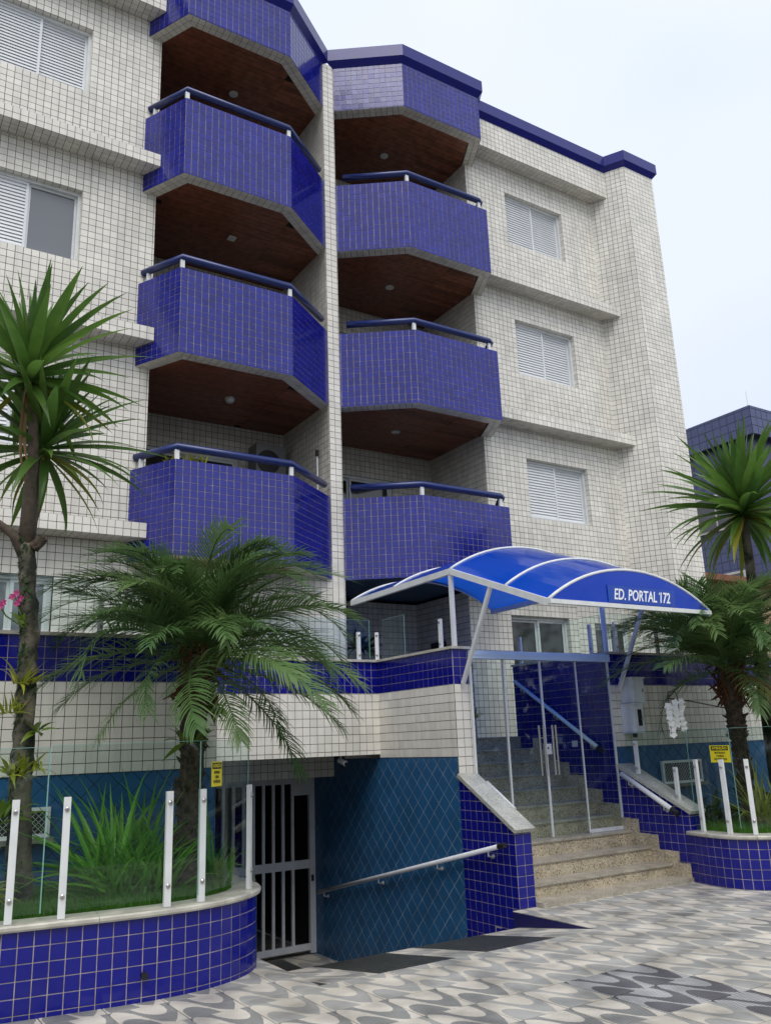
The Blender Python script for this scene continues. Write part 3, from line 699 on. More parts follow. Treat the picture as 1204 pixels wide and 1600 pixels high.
# roof, rear and ends of the block, porch under the right-hand balconies
wall.poly([(-2.5, YW, 13.1), (13.69, YW, 13.1), (13.69, 14.5, 13.1), (-2.5, 14.5, 13.1)])
wall.poly([(-2.5, 14.5, 0), (13.69, 14.5, 0), (13.69, 14.5, 13.2), (-2.5, 14.5, 13.2)])
wall.poly([(-2.5, YW, 0), (-2.5, 14.5, 0), (-2.5, 14.5, 13.2), (-2.5, YL, 13.2)])
WT.plane((0, 12.4, 0), X_, Z_, [[(6.245, 1.66), (8.55, 1.66), (8.55, 3.98), (6.245, 3.98)]], u0=8.55, v0=3.98, sub=wall)
WT.plane((8.55, 0, 0), -Y_, Z_, [[(-12.4, 1.66), (-YW, 1.66), (-YW, 3.98), (-12.4, 3.98)]], u0=-YW, v0=3.98, sub=wall)
wall.poly([(8.55, YW, 3.99), (9.27, YW, 3.99), (9.27, 12.4, 3.99), (8.55, 12.4, 3.99)])
wall.build('wall', 'white_grout', bd)
fl = MB()
fl.box(-2.5, 3.13, 8.19, YW, 1.5, 1.63); fl.box(3.13, 6.0, 9.8, YW, 1.505, 1.632); fl.box(6.19, 8.46, 9.95, 12.4, 1.4, 1.664); fl.box(8.66, 13.6, 8.19, YW, 1.5, 1.63)
fl.box(-2.5, 6.19, YW + 0.01, 14.4, 1.5, 1.63); fl.box(8.56, 13.6, YW + 0.12, 14.4, 1.5, 1.63)
fl.build('terrace_floor', 'concrete', bd)
q = MB(); q.box(8.51, 8.545, 11.55, 11.95, 2.75, 3.25); q.build('panel', 'black', bd)
# dark garage behind the gate
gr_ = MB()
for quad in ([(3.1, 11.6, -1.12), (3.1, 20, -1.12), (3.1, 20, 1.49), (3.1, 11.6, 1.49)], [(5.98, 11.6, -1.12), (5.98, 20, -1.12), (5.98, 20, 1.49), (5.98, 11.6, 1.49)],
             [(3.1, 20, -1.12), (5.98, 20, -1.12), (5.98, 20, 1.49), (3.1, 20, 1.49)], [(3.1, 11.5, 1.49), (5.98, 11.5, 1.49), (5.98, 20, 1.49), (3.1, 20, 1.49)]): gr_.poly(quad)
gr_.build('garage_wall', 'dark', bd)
WT.finish('wall_tile', 'white_tile', bd, 300, 'wall_tiling')
BT.finish('blue_tile', 'balcony_tile', bd, 300, 'balcony_tiling')
WOODP.finish('soffit_board', 'wood', bd, 120, 'soffit_boarding', minpx=60)

# ------------------------------------------------------------------ low front wall with the blue band
YT = 7.97; ZT = 2.66
tw = root('terrace_wall', (3.0, 7.97, 0), 'low white tiled terrace wall with dark blue band, framing the garage ramp', 'wall')
WT2 = Tiles(0.1, 0.1, 0.0065, 0.004); BT2 = Tiles(0.1, 0.1, 0.0065, 0.004); DT = Tiles(0.15, 0.15, 0.006, 0.003)
ws, bs, ds, dd = MB(), MB(), MB(), MB()
def band(x0, x1, y, zb, zw, zt=ZT, zd=None, u0=None):
    u0 = x0 if u0 is None else u0
    BT2.plane((0, y, 0), X_, Z_, [[(x0, zb), (x1, zb), (x1, zt), (x0, zt)]], u0=u0, v0=zt, sub=bs)
    WT2.plane((0, y, 0), X_, Z_, [[(x0, zw), (x1, zw), (x1, zb), (x0, zb)]], u0=u0, v0=zb, sub=ws)
    if zd is not None:
        D = V((1, 0, 1)).normalized(); E2 = V((-1, 0, 1)).normalized(); s2 = math.sqrt(0.5)
        uv_ = lambda x, z: ((x + z) * s2, (z - x) * s2)
        DT.plane((0, y + 0.012, 0), D, E2, [[uv_(x0, zd), uv_(x1, zd), uv_(x1, zw - 0.003), uv_(x0, zw - 0.003)]], sub=dd)
band(-2.6, 3.13, YT, 2.26, 1.475, zd=0.0, u0=3.13)
band(3.13, 5.97, 9.6, 2.255, 1.505, u0=5.97)
band(5.97, 6.19, YT, 2.26, 1.28, u0=5.975)
band(8.47, 14.0, YT, 2.26, 1.49, zd=0.0, u0=8.47)
# flank along the ramp (faces -x); local u = -y
def fl_(tiles, x, polys, u0, v0, sub_): tiles.plane((x, 0, 0), -Y_, Z_, polys, u0=u0, v0=v0, sub=sub_)
fl_(BT2, 5.97, [[(-9.6, 2.26), (-7.97, 2.26), (-7.97, ZT), (-9.6, ZT)]], -7.97, ZT, bs)
fl_(WT2, 5.97, [[(-9.6, 1.46), (-7.97, 1.46), (-7.97, 2.26), (-9.6, 2.26)]], -7.97, 2.26, ws)
s2 = math.sqrt(0.5); D = V((0, -1, 1)).normalized(); E2 = V((0, 1, 1)).normalized(); uv_ = lambda y, z: ((-y + z) * s2, (y + z) * s2)
DT.plane((5.975, 0, 0), D, E2, [[uv_(11.52, -1.2), uv_(7.97, -1.2), uv_(7.97, 1.457), uv_(11.52, 1.457)]], sub=ds)
# underside, beam over the gate, far sides
ws.poly([(3.13, 9.6, 1.5), (3.13, 10.82, 1.5), (5.98, 10.82, 1.5), (5.98, 9.6, 1.5)])
WT2.plane((0, 10.82, 0), X_, Z_, [[(3.13, 1.22), (5.97, 1.22), (5.97, 1.5), (3.13, 1.5)]], u0=5.97, v0=1.22, sub=ws)
ws.poly([(3.13, 10.82, 1.22), (3.13, 11.6, 1.22), (5.98, 11.6, 1.22), (5.98, 10.82, 1.22)])
ws.poly([(3.13, YT, 1.47), (3.13, 9.6, 1.47), (3.13, 9.6, ZT), (3.13, YT, ZT)]); ws.poly([(6.19, YT, 0.4), (6.19, 9.95, 0.4), (6.19, 9.95, ZT), (6.19, YT, ZT)])
ds.poly([(3.13, YT, -0.6), (3.13, 11.6, -1.2), (3.13, 11.6, 1.5), (3.13, YT, 1.5)])
ws.poly([(-2.6, YT + 0.2, 1.5), (3.13, YT + 0.2, 1.5), (3.13, YT + 0.2, ZT), (-2.6, YT + 0.2, ZT)])
ws.poly([(3.13, 9.8, 1.5), (6.19, 9.8, 1.5), (6.19, 9.8, ZT), (3.13, 9.8, ZT)]); ws.poly([(8.47, YT + 0.2, 1.5), (14, YT + 0.2, 1.5), (14, YT + 0.2, ZT), (8.47, YT + 0.2, ZT)])
ws.build('white_wall', 'white_grout', tw); bs.build('band_wall', 'blue_grout', tw); ds.build('ramp_wall', 'dado_grout', tw); dd.build('dado_wall', 'dado_dark_grout', tw)
for (x0, x1, y0, y1) in ((-2.6, 3.16, YT - 0.03, YT + 0.22), (3.161, 5.939, 9.57, 9.82), (5.94, 6.22, YT - 0.03, 9.82), (8.44, 8.68, YT + 0.221, 9.84), (8.44, 14.0, YT - 0.03, YT + 0.22)):
    q = MB(); q.box(x0, x1, y0, y1, ZT, ZT + 0.03); q.build('cap_stone', 'stone_cap', tw)
# inner flank of the stair on the right
BT2.plane((8.46, 0, 0), -Y_, Z_, [[(-9.82, 0.3), (-7.975, 0.3), (-7.975, ZT), (-9.82, ZT)]], u0=-7.975, v0=ZT, sub=None)
q = MB(); q.box(8.461, 8.66, 7.99, 9.82, 0.0, ZT - 0.002); q.build('stair_flank', 'blue_grout', tw)
q = MB(); q.box(8.447, 8.4555, 8.62, 8.72, 1.50, 1.58); q.build('socket_plate', 'white_metal', tw)
# basement windows with lattice in the dado
for (x0, x1, z0, z1) in ((1.2, 1.66, 0.98, 1.22), (9.27, 10.05, 0.99, 1.28)):
    f = MB(); y = YT - 0.03
    f.box(x0, x1, y, y + 0.04, z0, z0 + 0.03); f.box(x0, x1, y, y + 0.04, z1 - 0.03, z1); f.box(x0, x0 + 0.03, y, y + 0.04, z0 + 0.03, z1 - 0.03); f.box(x1 - 0.03, x1, y, y + 0.04, z0 + 0.03, z1 - 0.03)
    wn = f.build('basement_window', 'white_metal', tw)
    q = MB(); q.box(x0 + 0.03, x1 - 0.03, y + 0.025, y + 0.032, z0 + 0.03, z1 - 0.03); q.build('pane', 'black', wn)
    q = MB(); n = int((x1 - x0) / 0.05)
    for i in range(-4, n + 1):
        for sgn in (1, -1):
            a, c = x0 + 0.03 + i * 0.05, z0 + 0.03; hh = z1 - z0 - 0.06
            p0, p1 = (a, a + hh) if sgn > 0 else (a + hh, a)
            lo, hi = x0 + 0.03, x1 - 0.03
            t0 = 0.0; t1 = 1.0; dx = p1 - p0
            ts = sorted(((lo - p0) / dx, (hi - p0) / dx)); t0, t1 = max(0, ts[0]), min(1, ts[1])
            if t1 - t0 > 0.05: q.bar((p0 + dx * t0, y + 0.015, c + hh * t0), (p0 + dx * t1, y + 0.015, c + hh * t1), 0.004, 0.004, V((0, 1, 0)))
    q.build('lattice', 'alu', wn)
    q = MB(); q.box(x0 - 0.03, x1 + 0.03, YT - 0.07, YT - 0.001, z0 - 0.04, z0 - 0.002); q.build('sill', 'concrete', wn)
WT2.finish('wall_tile', 'white_tile', tw, 300, 'wall_tiling')
BT2.finish('blue_tile', 'blue_tile', tw, 300, 'band_tiling')
DT.finish('diamond_tile', 'dado_tile', tw, 300, 'dado_tiling')
# ------------------------------------------------------------------ staircase
st = root('entrance_staircase', (7.3, 7.25, 0), 'granite entrance staircase climbing from the pavement through the glass doors', 'staircase')
SX0, SX1 = 6.19, 8.46
def step_y(i): return 7.25 + 0.277 * (i - 1)
def step_z(i): return 0.173 + 0.166 * (i - 1)
q = MB(); q.box(SX0, SX1 + 0.02, 6.98, 7.40, -0.02, 0.045); q.build('plinth', 'granite_tread', st)
for i in range(1, 11):
    y, z = step_y(i), step_z(i); z0 = step_z(i - 1) if i > 1 else 0.045
    y1 = step_y(i + 1) + 0.02 if i < 10 else 9.96
    q = MB(); q.box(SX0, SX1, y + 0.018, y1, z0 - 0.02, z - 0.03); s = q.build('step', 'granite', st)
    q = MB()
    k = 0.008                                            # rounded nose
    for (za, zb, yo) in ((z - 0.03, z - 0.022, 0.004), (z - 0.022, z - 0.008, 0.0), (z - 0.008, z, 0.004)): q.box(SX0, SX1 - 0.005, y + yo, y1 - 0.02 + 0.017 * (i < 10), za, zb)
    q.build('tread', 'granite_tread', s)
    if i < 9:
        q = MB(); q.box(SX1 - 0.028, SX1 - 0.0045, y + 0.02, step_y(i + 1) + 0.018, z + 0.0005, z + 0.14); q.box(SX1 - 0.028, SX1 - 0.0045, step_y(i + 1) - 0.10, step_y(i + 1) + 0.016, z + 0.1405, z + 0.30)
        q.build('skirting', 'granite', s)
q = MB(); q.box(SX1 - 0.02, SX1 - 0.0045, 7.0, 7.268, 0.046, 0.19); q.box(SX1 - 0.02, SX1 - 0.0045, 7.15, 7.265, 0.1905, 0.31); q.build('skirting', 'granite', st)

# ------------------------------------------------------------------ sloping parapets beside the stair
def parapet(name, x0, x1, yf, zf, zb, label, rampside):
    pr = root(name, ((x0 + x1) / 2, yf, 0), label, 'parapet')
    t = Tiles(0.1, 0.1, 0.0065, 0.004); s_ = MB()
    yb = YT - 0.004
    zt = lambda y: zf + (zb - zf) * (y - yf) / (yb - yf)
    lo = (lambda y: ramp_z(y) - 0.05) if rampside else (lambda y: -0.02)
    left = [(-yb, lo(yb)), (-yf, lo(yf)), (-yf, zt(yf) - 0.035), (-yb, zt(yb) - 0.035)]
    t.plane((x0, 0, 0), -Y_, Z_, [left], u0=-yf, v0=0.0, sub=s_)
    hw = (x1 - x0) / 2
    t.plane((0, yf, 0), X_, Z_, [[(x0, -0.02), (x1, -0.02), (x1, zf - 0.035), (x0, zf - 0.035)]], u0=x0, v0=0.0, tu=hw, sub=s_)
    s_.poly([(x1, yf, -0.02), (x1, yb, -0.02), (x1, yb, zt(yb) - 0.035), (x1, yf, zt(yf) - 0.035)])
    s_.poly([(x0, yb, -0.6), (x1, yb, -0.6), (x1, yb, zt(yb) - 0.035), (x0, yb, zt(yb) - 0.035)])
    s_.build('body', 'blue_grout', pr)
    c = MB(); d = V((0, yb - yf, zb - zf)).normalized()
    a = V(((x0 + x1) / 2, yf, zf)) - d * 0.05; e = V(((x0 + x1) / 2, yb - 0.002, zb))
    up = V((1, 0, 0)).cross(d)
    c.obox((a + e) / 2 - up * 0.012, (e - a) / 2, V(((x1 - x0) / 2 + 0.028, 0, 0)), up * 0.02); c.build('coping_stone', 'stone_parapet', pr)
    t.finish('blue_tile', 'blue_tile', pr, 300, 'tiling', minpx=15)
    return pr
parapet('stair_parapet', 5.97, 6.185, 7.09, 0.765, 1.275, 'blue tiled stair parapet beside the garage ramp, with sloping stone top', True)
parapet('stair_parapet', 8.464, 8.68, 6.95, 0.775, 1.275, 'blue tiled stair parapet next to the planter with the orchid, grey sloping top', False)
# short wall that holds the pavement edge above the ramp
kb = root('ramp_kerb', (5.9, 6.5, 0), 'dark blue triangular kerb wall where the pavement meets the ramp', 'kerb')
q = MB(); q.prism([(RX1 - 0.004, RY0 + 0.02), (RX1 + 0.08, RY0 + 0.02), (RX1 + 0.08, 7.085), (RX1 - 0.004, 7.085)], [-0.06, -0.06, -0.35, -0.35], -0.0085); q.build('body', 'kerb_blue', kb)

# ------------------------------------------------------------------ glass entrance
DY = 7.955
dg = root('glass_entrance', (7.3, DY, 0.505), 'frameless glass entrance with paired steel handles at the top of three steps', 'door')
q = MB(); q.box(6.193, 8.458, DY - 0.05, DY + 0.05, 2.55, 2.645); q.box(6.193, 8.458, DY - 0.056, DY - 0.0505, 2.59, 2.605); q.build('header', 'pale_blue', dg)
zb = step_z(3) + 0.003
for x in (6.205, 6.70, 8.445):
    q = MB(); q.box(x - 0.012, x + 0.012, DY - 0.012, DY + 0.012, zb, 2.549); q.build('jamb', 'white_metal', dg)
q = MB(); q.box(7.885, 8.43, DY - 0.018, DY + 0.018, zb, zb + 0.04); q.box(6.22, 6.687, DY - 0.018, DY + 0.018, zb, zb + 0.04); q.build('bottom_rail', 'white_metal', dg)
for a, c, nm in ((6.218, 6.688, 'side_pane'), (6.714, 7.270, 'door_leaf'), (7.286, 7.872, 'door_leaf'), (7.895, 8.432, 'side_pane')):
    q = MB(); q.box(a, c, DY - 0.005, DY + 0.005, zb + (0.042 if nm == 'side_pane' else 0.008), 2.548); p = q.build(nm, 'door_glass', dg)
    if nm == 'door_leaf':
        e = MB()
        ex = c if a < 7 else a
        e.box(ex - 0.006, ex + 0.006, DY - 0.008, DY + 0.008, zb + 0.004, 2.546)
        if a > 7: e.box(c - 0.006, c + 0.012, DY - 0.008, DY + 0.008, zb + 0.004, 2.546)
        e.build('edge_strip', 'white_metal', p)
        for hx in ((7.14, 7.212) if a < 7 else (7.352, 7.405)):
            h = MB(); h.tube([(hx, DY - 0.055, 1.20), (hx, DY - 0.055, 1.775)], 0.013, 10); h.build('pull_handle', 'steel', p)
        h = MB(); xa, xb = (7.14, 7.212) if a < 7 else (7.352, 7.405)
        for z in (1.36, 1.63): h.tube([(xa - 0.0, DY - 0.055, z), (xb + 0.0, DY - 0.055, z)], 0.008, 8); h.tube([((xa + xb) / 2, DY - 0.055, z), ((xa + xb) / 2, DY - 0.004, z)], 0.008, 8)
        h.build('handle_bracket', 'steel', p)
q = MB(); q.box(7.245, 7.345, DY - 0.03, DY + 0.02, 1.44, 1.56); lk = q.build('lock', 'white_metal', dg)
q = MB(); q.tube([(7.285, DY - 0.031, 1.51), (7.285, DY - 0.038, 1.51)], 0.012, 10); q.build('keyhole', 'black', lk)

# ------------------------------------------------------------------ handrails
def handrail(path, r, label, clamps, off, mat_='white_metal', endcap=True):
    path = [V(p) for p in path]
    t = root('handrail', path[0], label, 'handrail')
    q = MB(); q.tube(path, r, 12); q.build('rail', mat_, t, True)
    if endcap:
        d = (path[-1] - path[-2]).normalized(); q = MB(); q.tube([path[-1], path[-1] + d * 0.10], r * 1.12, 12); q.build('end_cap', 'black', t)
    for f in clamps:
        p = path[0] + (path[-1] - path[0]) * f; q = MB(); dn = V((0, 0, -1))
        q.tube([p + dn * r, p + dn * (r + 0.04), p + dn * (r + 0.05) + V(off) * 0.5, p + dn * (r + 0.05) + V(off)], 0.009, 8)
        e = p + dn * (r + 0.05) + V(off); q.tube([e - V(off).normalized() * 0.012, e], 0.022, 10); q.build('bracket', 'alu', t)
handrail([(5.90, 11.2, -0.29), (5.90, 7.27, 0.578)], 0.025, 'long grey handrail rising along the lattice patterned ramp wall', (0.04, 0.40, 0.72, 0.955), (0.068, 0, 0), 'grey_metal')
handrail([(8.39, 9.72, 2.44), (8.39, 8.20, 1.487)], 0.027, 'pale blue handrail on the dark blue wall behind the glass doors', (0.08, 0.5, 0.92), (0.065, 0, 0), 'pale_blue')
handrail([(8.40, 7.86, 1.165), (8.40, 7.14, 0.775)], 0.03, 'white handrail on the outer face of the parapet below the meter boxes', (0.15, 0.85), (0.06, 0, 0))
handrail([(6.27, 7.86, 1.17), (6.27, 7.42, 0.905)], 0.025, 'short white handrail half hidden behind the ramp-side parapet top', (0.2, 0.8), (-0.075, 0, 0), endcap=False)

# ------------------------------------------------------------------ garage gate
GY = 11.44
gt = root('garage_gate', (4.6, GY, -1.07), 'white barred steel gate closing the garage at the foot of the ramp', 'gate')
q = MB(); q.box(5.885, 5.968, GY - 0.03, GY + 0.03, -1.08, 1.215); q.box(3.14, 3.21, GY - 0.03, GY + 0.03, -1.08, 1.215); q.box(3.21, 5.885, GY - 0.03, GY + 0.03, 1.13, 1.215); q.build('frame', 'grey_metal', gt)
q = MB(); q.box(3.21, 5.885, GY - 0.02, GY + 0.02, 0.0, 0.11); q.build('mid_rail', 'grey_metal', gt)
q = MB(); q.box(3.21, 5.885, GY - 0.02, GY + 0.02, -1.04, -0.96); q.build('bottom_rail', 'grey_metal', gt)
x = 5.63
while x > 3.3:
    for (z0, z1) in ((-0.959, -0.001), (0.111, 1.129)):
        q = MB(); q.box(x - 0.02, x + 0.02, GY - 0.015, GY + 0.015, z0, z1); q.build('bar', 'grey_metal', gt)
    x -= 0.147
q = MB(); q.box(5.651, 5.884, GY - 0.022, GY + 0.022, 0.97, 1.128); q.build('lintel_plate', 'grey_metal', gt)
q = MB(); q.box(5.90, 5.935, GY - 0.045, GY - 0.0305, -0.17, -0.09); q.build('lock', 'black', gt)

# ------------------------------------------------------------------ canopy over the steps
cn = root('entrance_canopy', (7.3, 7.97, 2.67), 'blue barrel-vaulted canopy on white metal frame over the entrance steps', 'canopy')
CXL, CXR = 6.02, 8.53
prof = [(6.36, 2.985, 0.385), (7.0, 3.235, 0.385), (7.97, 3.60, 0.36), (9.2, 3.59, 0.36), (10.3, 3.58, 0.36)]
NA = 22
def arch(y, zf, sag, i, n=NA, grow=0.0):
    a = (CXR - CXL) / 2; rr = (a * a + sag * sag) / (2 * sag); th = math.asin(a / rr); t = -th + 2 * th * i / n
    return V(((CXL + CXR) / 2 + (rr + grow) * math.sin(t), y, zf + sag - rr + (rr + grow) * math.cos(t)))
def cp_(y):
    for a, b_ in zip(prof, prof[1:]):
        if a[0] <= y <= b_[0]:
            t = (y - a[0]) / (b_[0] - a[0]); return [a[i] + (b_[i] - a[i]) * t for i in range(3)]
    return prof[-1]
for ya, yb2 in zip([p[0] for p in prof], [p[0] for p in prof[1:]]):
    q = MB(); m_ = 5; grid = []
    for j in range(m_ + 1):
        y = ya + (yb2 - ya) * j / m_; pr_ = cp_(y); grid.append([arch(*pr_, i) for i in range(NA + 1)])
    for j in range(m_):
        for i in range(NA): q.poly([grid[j][i], grid[j][i + 1], grid[j + 1][i + 1], grid[j + 1][i]])
    q.build('roof_sheet', 'canopy', cn, True)
for y, z, sg in prof:
    q = MB(); q.tube([arch(y, z, sg, i, NA, 0.004) for i in range(NA + 1)], 0.017, 8); q.build('rib', 'white_metal', cn, True)
for xx in (CXL, CXR):
    for (a, b_) in ((0, 2), (2, 4)):
        q = MB(); q.bar((xx, prof[a][0], prof[a][1] - 0.03), (xx, prof[b_][0], prof[b_][1] - 0.03), 0.05, 0.07); q.build('side_beam', 'white_metal', cn)
q = MB(); q.bar((CXL, 6.35, 2.965), (CXR, 6.35, 2.965), 0.04, 0.045); q.build('front_beam', 'white_metal', cn)
q = MB(); q.bar((CXL + 0.03, 7.97, 3.565), (CXR - 0.03, 7.97, 3.565), 0.03, 0.03)
# lunette closing the front
lu = MB(); lu.poly([arch(6.35, 2.985, 0.38, i) for i in range(NA + 1)]); lu.poly([arch(6.358, 2.985, 0.38, i) for i in reversed(range(NA + 1))]); lun = lu.build('lunette', 'canopy', cn)
pl_ = MB(); pl_.box(6.86, 7.92, 6.338, 6.345, 2.997, 3.185); pl_.build('name_plate', 'letter_plate', lun)
def flag_one(me, body):
    # the built-in figure one is a bare stroke: give it its flag
    if '1' not in body: return me
    xs = [v.co.x for v in me.vertices]; ys_ = [v.co.y for v in me.vertices]; x0, x1, y0, y1 = min(xs), max(xs), min(ys_), max(ys_); h = y1 - y0
    zt = max(v.co.z for v in me.vertices); xl = x0 + (x1 - x0) * 0.817; vv = [tuple(v.co) for v in me.vertices]; ff = [tuple(p.vertices) for p in me.polygons]; k = len(vv)
    vv += [(xl + 0.02 * h, y1, zt), (xl - 0.20 * h, y1 - 0.16 * h, zt), (xl - 0.23 * h, y1 - 0.28 * h, zt), (xl + 0.0 * h, y1 - 0.16 * h, zt)]; ff.append((k, k + 1, k + 2, k + 3))
    m2 = bpy.data.meshes.new(me.name); m2.from_pydata(vv, [], ff); m2.update(); m2.materials.append(me.materials[0]); bpy.data.meshes.remove(me); return m2
def text(name, body, size, loc, rx, rz, mat_, parent, sx=1.0, shear=0.0, extr=0.0015, bold=0.0, align='CENTER'):
    c = bpy.data.curves.new(name, 'FONT'); c.body = body; c.size = size; c.align_x = align; c.align_y = 'CENTER'; c.extrude = extr; c.shear = shear; c.offset = bold
    c.resolution_u = 3; c.materials.append(M[mat_])
    Mw = Matrix.Translation(V(loc)) @ Matrix.Rotation(rz, 4, 'Z') @ Matrix.Rotation(rx, 4, 'X') @ Matrix.Diagonal((sx, 1, 1, 1))
    tmp = bpy.data.objects.new(name, c); me = bpy.data.meshes.new_from_object(tmp); me = flag_one(me, body); bpy.data.objects.remove(tmp); bpy.data.curves.remove(c)
    return link(name, me, parent, Mw)
text('lettering', 'ED. PORTAL 172', 0.168, (7.385, 6.335, 3.085), R(90), 0, 'letter_white', lun, 0.735, 0.24, 0.002, 0.002)
# posts and raking struts
q = MB(); q.box(6.0, 6.045, 7.96, 8.005, ZT + 0.03, 3.56); q.build('post', 'white_metal', cn)
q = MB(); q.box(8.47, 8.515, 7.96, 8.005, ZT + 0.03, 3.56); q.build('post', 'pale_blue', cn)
q = MB(); q.bar((6.075, 7.93, 2.26), (6.02, 7.25, 3.29), 0.045, 0.035, V((1, 0, 0))); q.build('strut', 'white_metal', cn)
q = MB(); q.bar((8.60, 7.93, 2.20), (8.53, 7.27, 3.29), 0.045, 0.035, V((1, 0, 0))); q.build('strut', 'white_metal', cn)

# ------------------------------------------------------------------ curved planters
def resample(pts, step):
    pts = [V(p) for p in pts]; dense = []
    for i in range(len(pts) - 1):
        p0, p1, p2, p3 = pts[max(i - 1, 0)], pts[i], pts[i + 1], pts[min(i + 2, len(pts) - 1)]
        for k in range(20):
            t = k / 20; dense.append(0.5 * ((2 * p1) + (p2 - p0) * t + (2 * p0 - 5 * p1 + 4 * p2 - p3) * t * t + (3 * p1 - p0 - 3 * p2 + p3) * t ** 3))
    dense.append(pts[-1]); outp = [dense[0]]; acc = 0
    for a, b_ in zip(dense, dense[1:]):
        l = (b_ - a).length
        while acc + l >= step:
            f = (step - acc) / l; a = a + (b_ - a) * f; outp.append(a.copy()); l = (b_ - a).length; acc = 0
        acc += l
    return outp
def normals(c):
    r = []
    for i in range(len(c)):
        t = (c[min(i + 1, len(c) - 1)] - c[max(i - 1, 0)]).normalized(); r.append(V((t.y, -t.x)))
    return r
PLAN_L = [(-2.6, 6.72), (-1.5, 6.70), (-0.4, 6.66), (0.5, 6.59), (1.134, 6.50), (1.7, 6.41), (2.15, 6.37), (2.5, 6.41), (2.78, 6.53), (2.98, 6.72), (3.075, 6.95), (3.105, 7.25), (3.11, 7.6), (3.11, 7.96)]
PLAN_R = [(8.45, 6.97), (8.40, 6.80), (8.362, 6.6), (8.352, 6.4), (8.40, 6.22), (8.52, 6.06), (8.75, 5.92), (9.1, 5.82), (9.7, 5.74), (10.5, 5.70), (12, 5.70), (14, 5.72)]
CURB = {}
def planter(plan, ztop, label):
    cur = resample(plan, 0.1003); nrm = normals(cur)
    pt = root('planter', (cur[len(cur) // 2].x, cur[len(cur) // 2].y, 0), label, 'planter')
    t = Tiles(0.1003, 0.1, 0.0065, 0.004); s_ = MB()
    lowz = -0.02
    for a, b_ in zip(cur, cur[1:]):
        d = V((b_.x - a.x, b_.y - a.y, 0)); t.plane((a.x, a.y, 0), d, Z_, [[(0, lowz), (d.length, lowz), (d.length, ztop), (0, ztop)]], u0=0, v0=ztop, tu=d.length, sub=s_)
    s_.build('curb', 'blue_grout', pt)
    # stone cap in lengths, slightly rounded
    prof_ = [(0.03, 0.0), (0.037, 0.012), (0.037, 0.03), (0.028, 0.040), (-0.20, 0.043), (-0.20, -0.05)]
    seg = max(1, round(len(cur) / 9)); idx = [round(i * (len(cur) - 1) / seg) for i in range(seg + 1)]
    for i0, i1 in zip(idx, idx[1:]):
        q = MB(); rows = []
        for i in range(i0, i1 + 1):
            eps = 0.0015 * (1 if i == i0 else -1 if i == i1 else 0); tg = V((-nrm[i].y, nrm[i].x)) * eps
            rows.append([V((cur[i].x + tg.x + nrm[i].x * p[0], cur[i].y + tg.y + nrm[i].y * p[0], ztop + p[1])) for p in prof_])
        for r0, r1 in zip(rows, rows[1:]):
            for k in range(len(prof_)): q.poly([r0[k], r1[k], r1[(k + 1) % len(prof_)], r0[(k + 1) % len(prof_)]])
        q.poly(list(reversed(rows[0]))); q.poly(rows[-1]); q.build('cap_stone', 'stone_cap', pt)
    # soil bed up to the wall
    q = MB(); ins = [c - n_ * 0.19 for c, n_ in zip(cur, nrm)]
    for a, b_ in zip(ins, ins[1:]): q.poly([(a.x, a.y, ztop + 0.0), (b_.x, b_.y, ztop + 0.0), (b_.x, YT, ztop + 0.03), (a.x, YT, ztop + 0.03)])
    q.build('soil', 'soil', pt)
    t.finish('blue_tile', 'blue_tile', pt, 300, 'tiling', minpx=25)
    CURB[label] = (cur, nrm, ztop); return pt
pl1 = planter(PLAN_L, 0.53, 'curved blue tiled planter at the garage ramp, with a beige stone cap')
pl2 = planter(PLAN_R, 0.505, 'curved blue tiled planter at the foot of the steps, holding the orchid')
q = MB(); q.tube([(2.005, 6.372, 0.165), (2.005, 6.34, 0.165)], 0.024, 10); q.build('drain_pipe', 'black', pl1)

# ------------------------------------------------------------------ glass fences on the planters
def fence(name, posts, panels, label, post_h=0.78, top=1.69, edge_ends=True):
    fr = root(name, (*posts[0][:2], posts[0][2]), label, 'glass fence')
    for (x, y, z, dx, dy) in posts:
        d = V((dx, dy, 0)).normalized(); n_ = V((d.y, -d.x, 0))
        q = MB(); q.obox(V((x, y, z + post_h / 2)), d * 0.024, n_ * 0.016, V((0, 0, post_h / 2 - 0.0005))); ps = q.build('post', 'white_metal', fr)
        for hz in (0.14, 0.70):
            q = MB(); c = V((x, y, z + post_h * hz / 0.78 if False else z + hz * post_h / 0.78)); q.tube([c + n_ * 0.0165, c + n_ * 0.024, c + n_ * 0.03], [0.016, 0.016, 0.008], 10); q.build('bolt', 'steel', ps)
    for (a, b_, z0, z1) in panels:
        a, b_ = V(a), V(b_); d = (b_ - a); n_ = V((d.y, -d.x)).normalized() * 0.004
        zz0 = z0 if isinstance(z0, tuple) else (z0, z0); zz1 = z1 if isinstance(z1, tuple) else (z1, z1)
        q = MB(); q.prism([(a.x + n_.x, a.y + n_.y), (b_.x + n_.x, b_.y + n_.y), (b_.x - n_.x, b_.y - n_.y), (a.x - n_.x, a.y - n_.y)], [zz0[0], zz0[1], zz0[1], zz0[0]], [zz1[0], zz1[1], zz1[1], zz1[0]])
        pn = q.build('glass_pane', 'glass', fr)
        q = MB(); dn = d.normalized()
        q.bar((a.x, a.y, zz1[0] + 0.002), (b_.x, b_.y, zz1[1] + 0.002), 0.0085, 0.003); q.bar((b_.x, b_.y, zz0[1]), (b_.x, b_.y, zz1[1]), 0.0085, 0.004, V((d.y, -d.x, 0)))
        q.build('glass_edge', 'glass_edge', pn)
    return fr
zc = 0.573
PO = [(-2.0, 6.63), (-1.3, 6.62), (-0.6, 6.6), (0.2, 6.54), (1.12, 6.42), (1.445, 6.375), (2.165, 6.33), (2.425, 6.42), (2.862, 6.74)]
posts = []
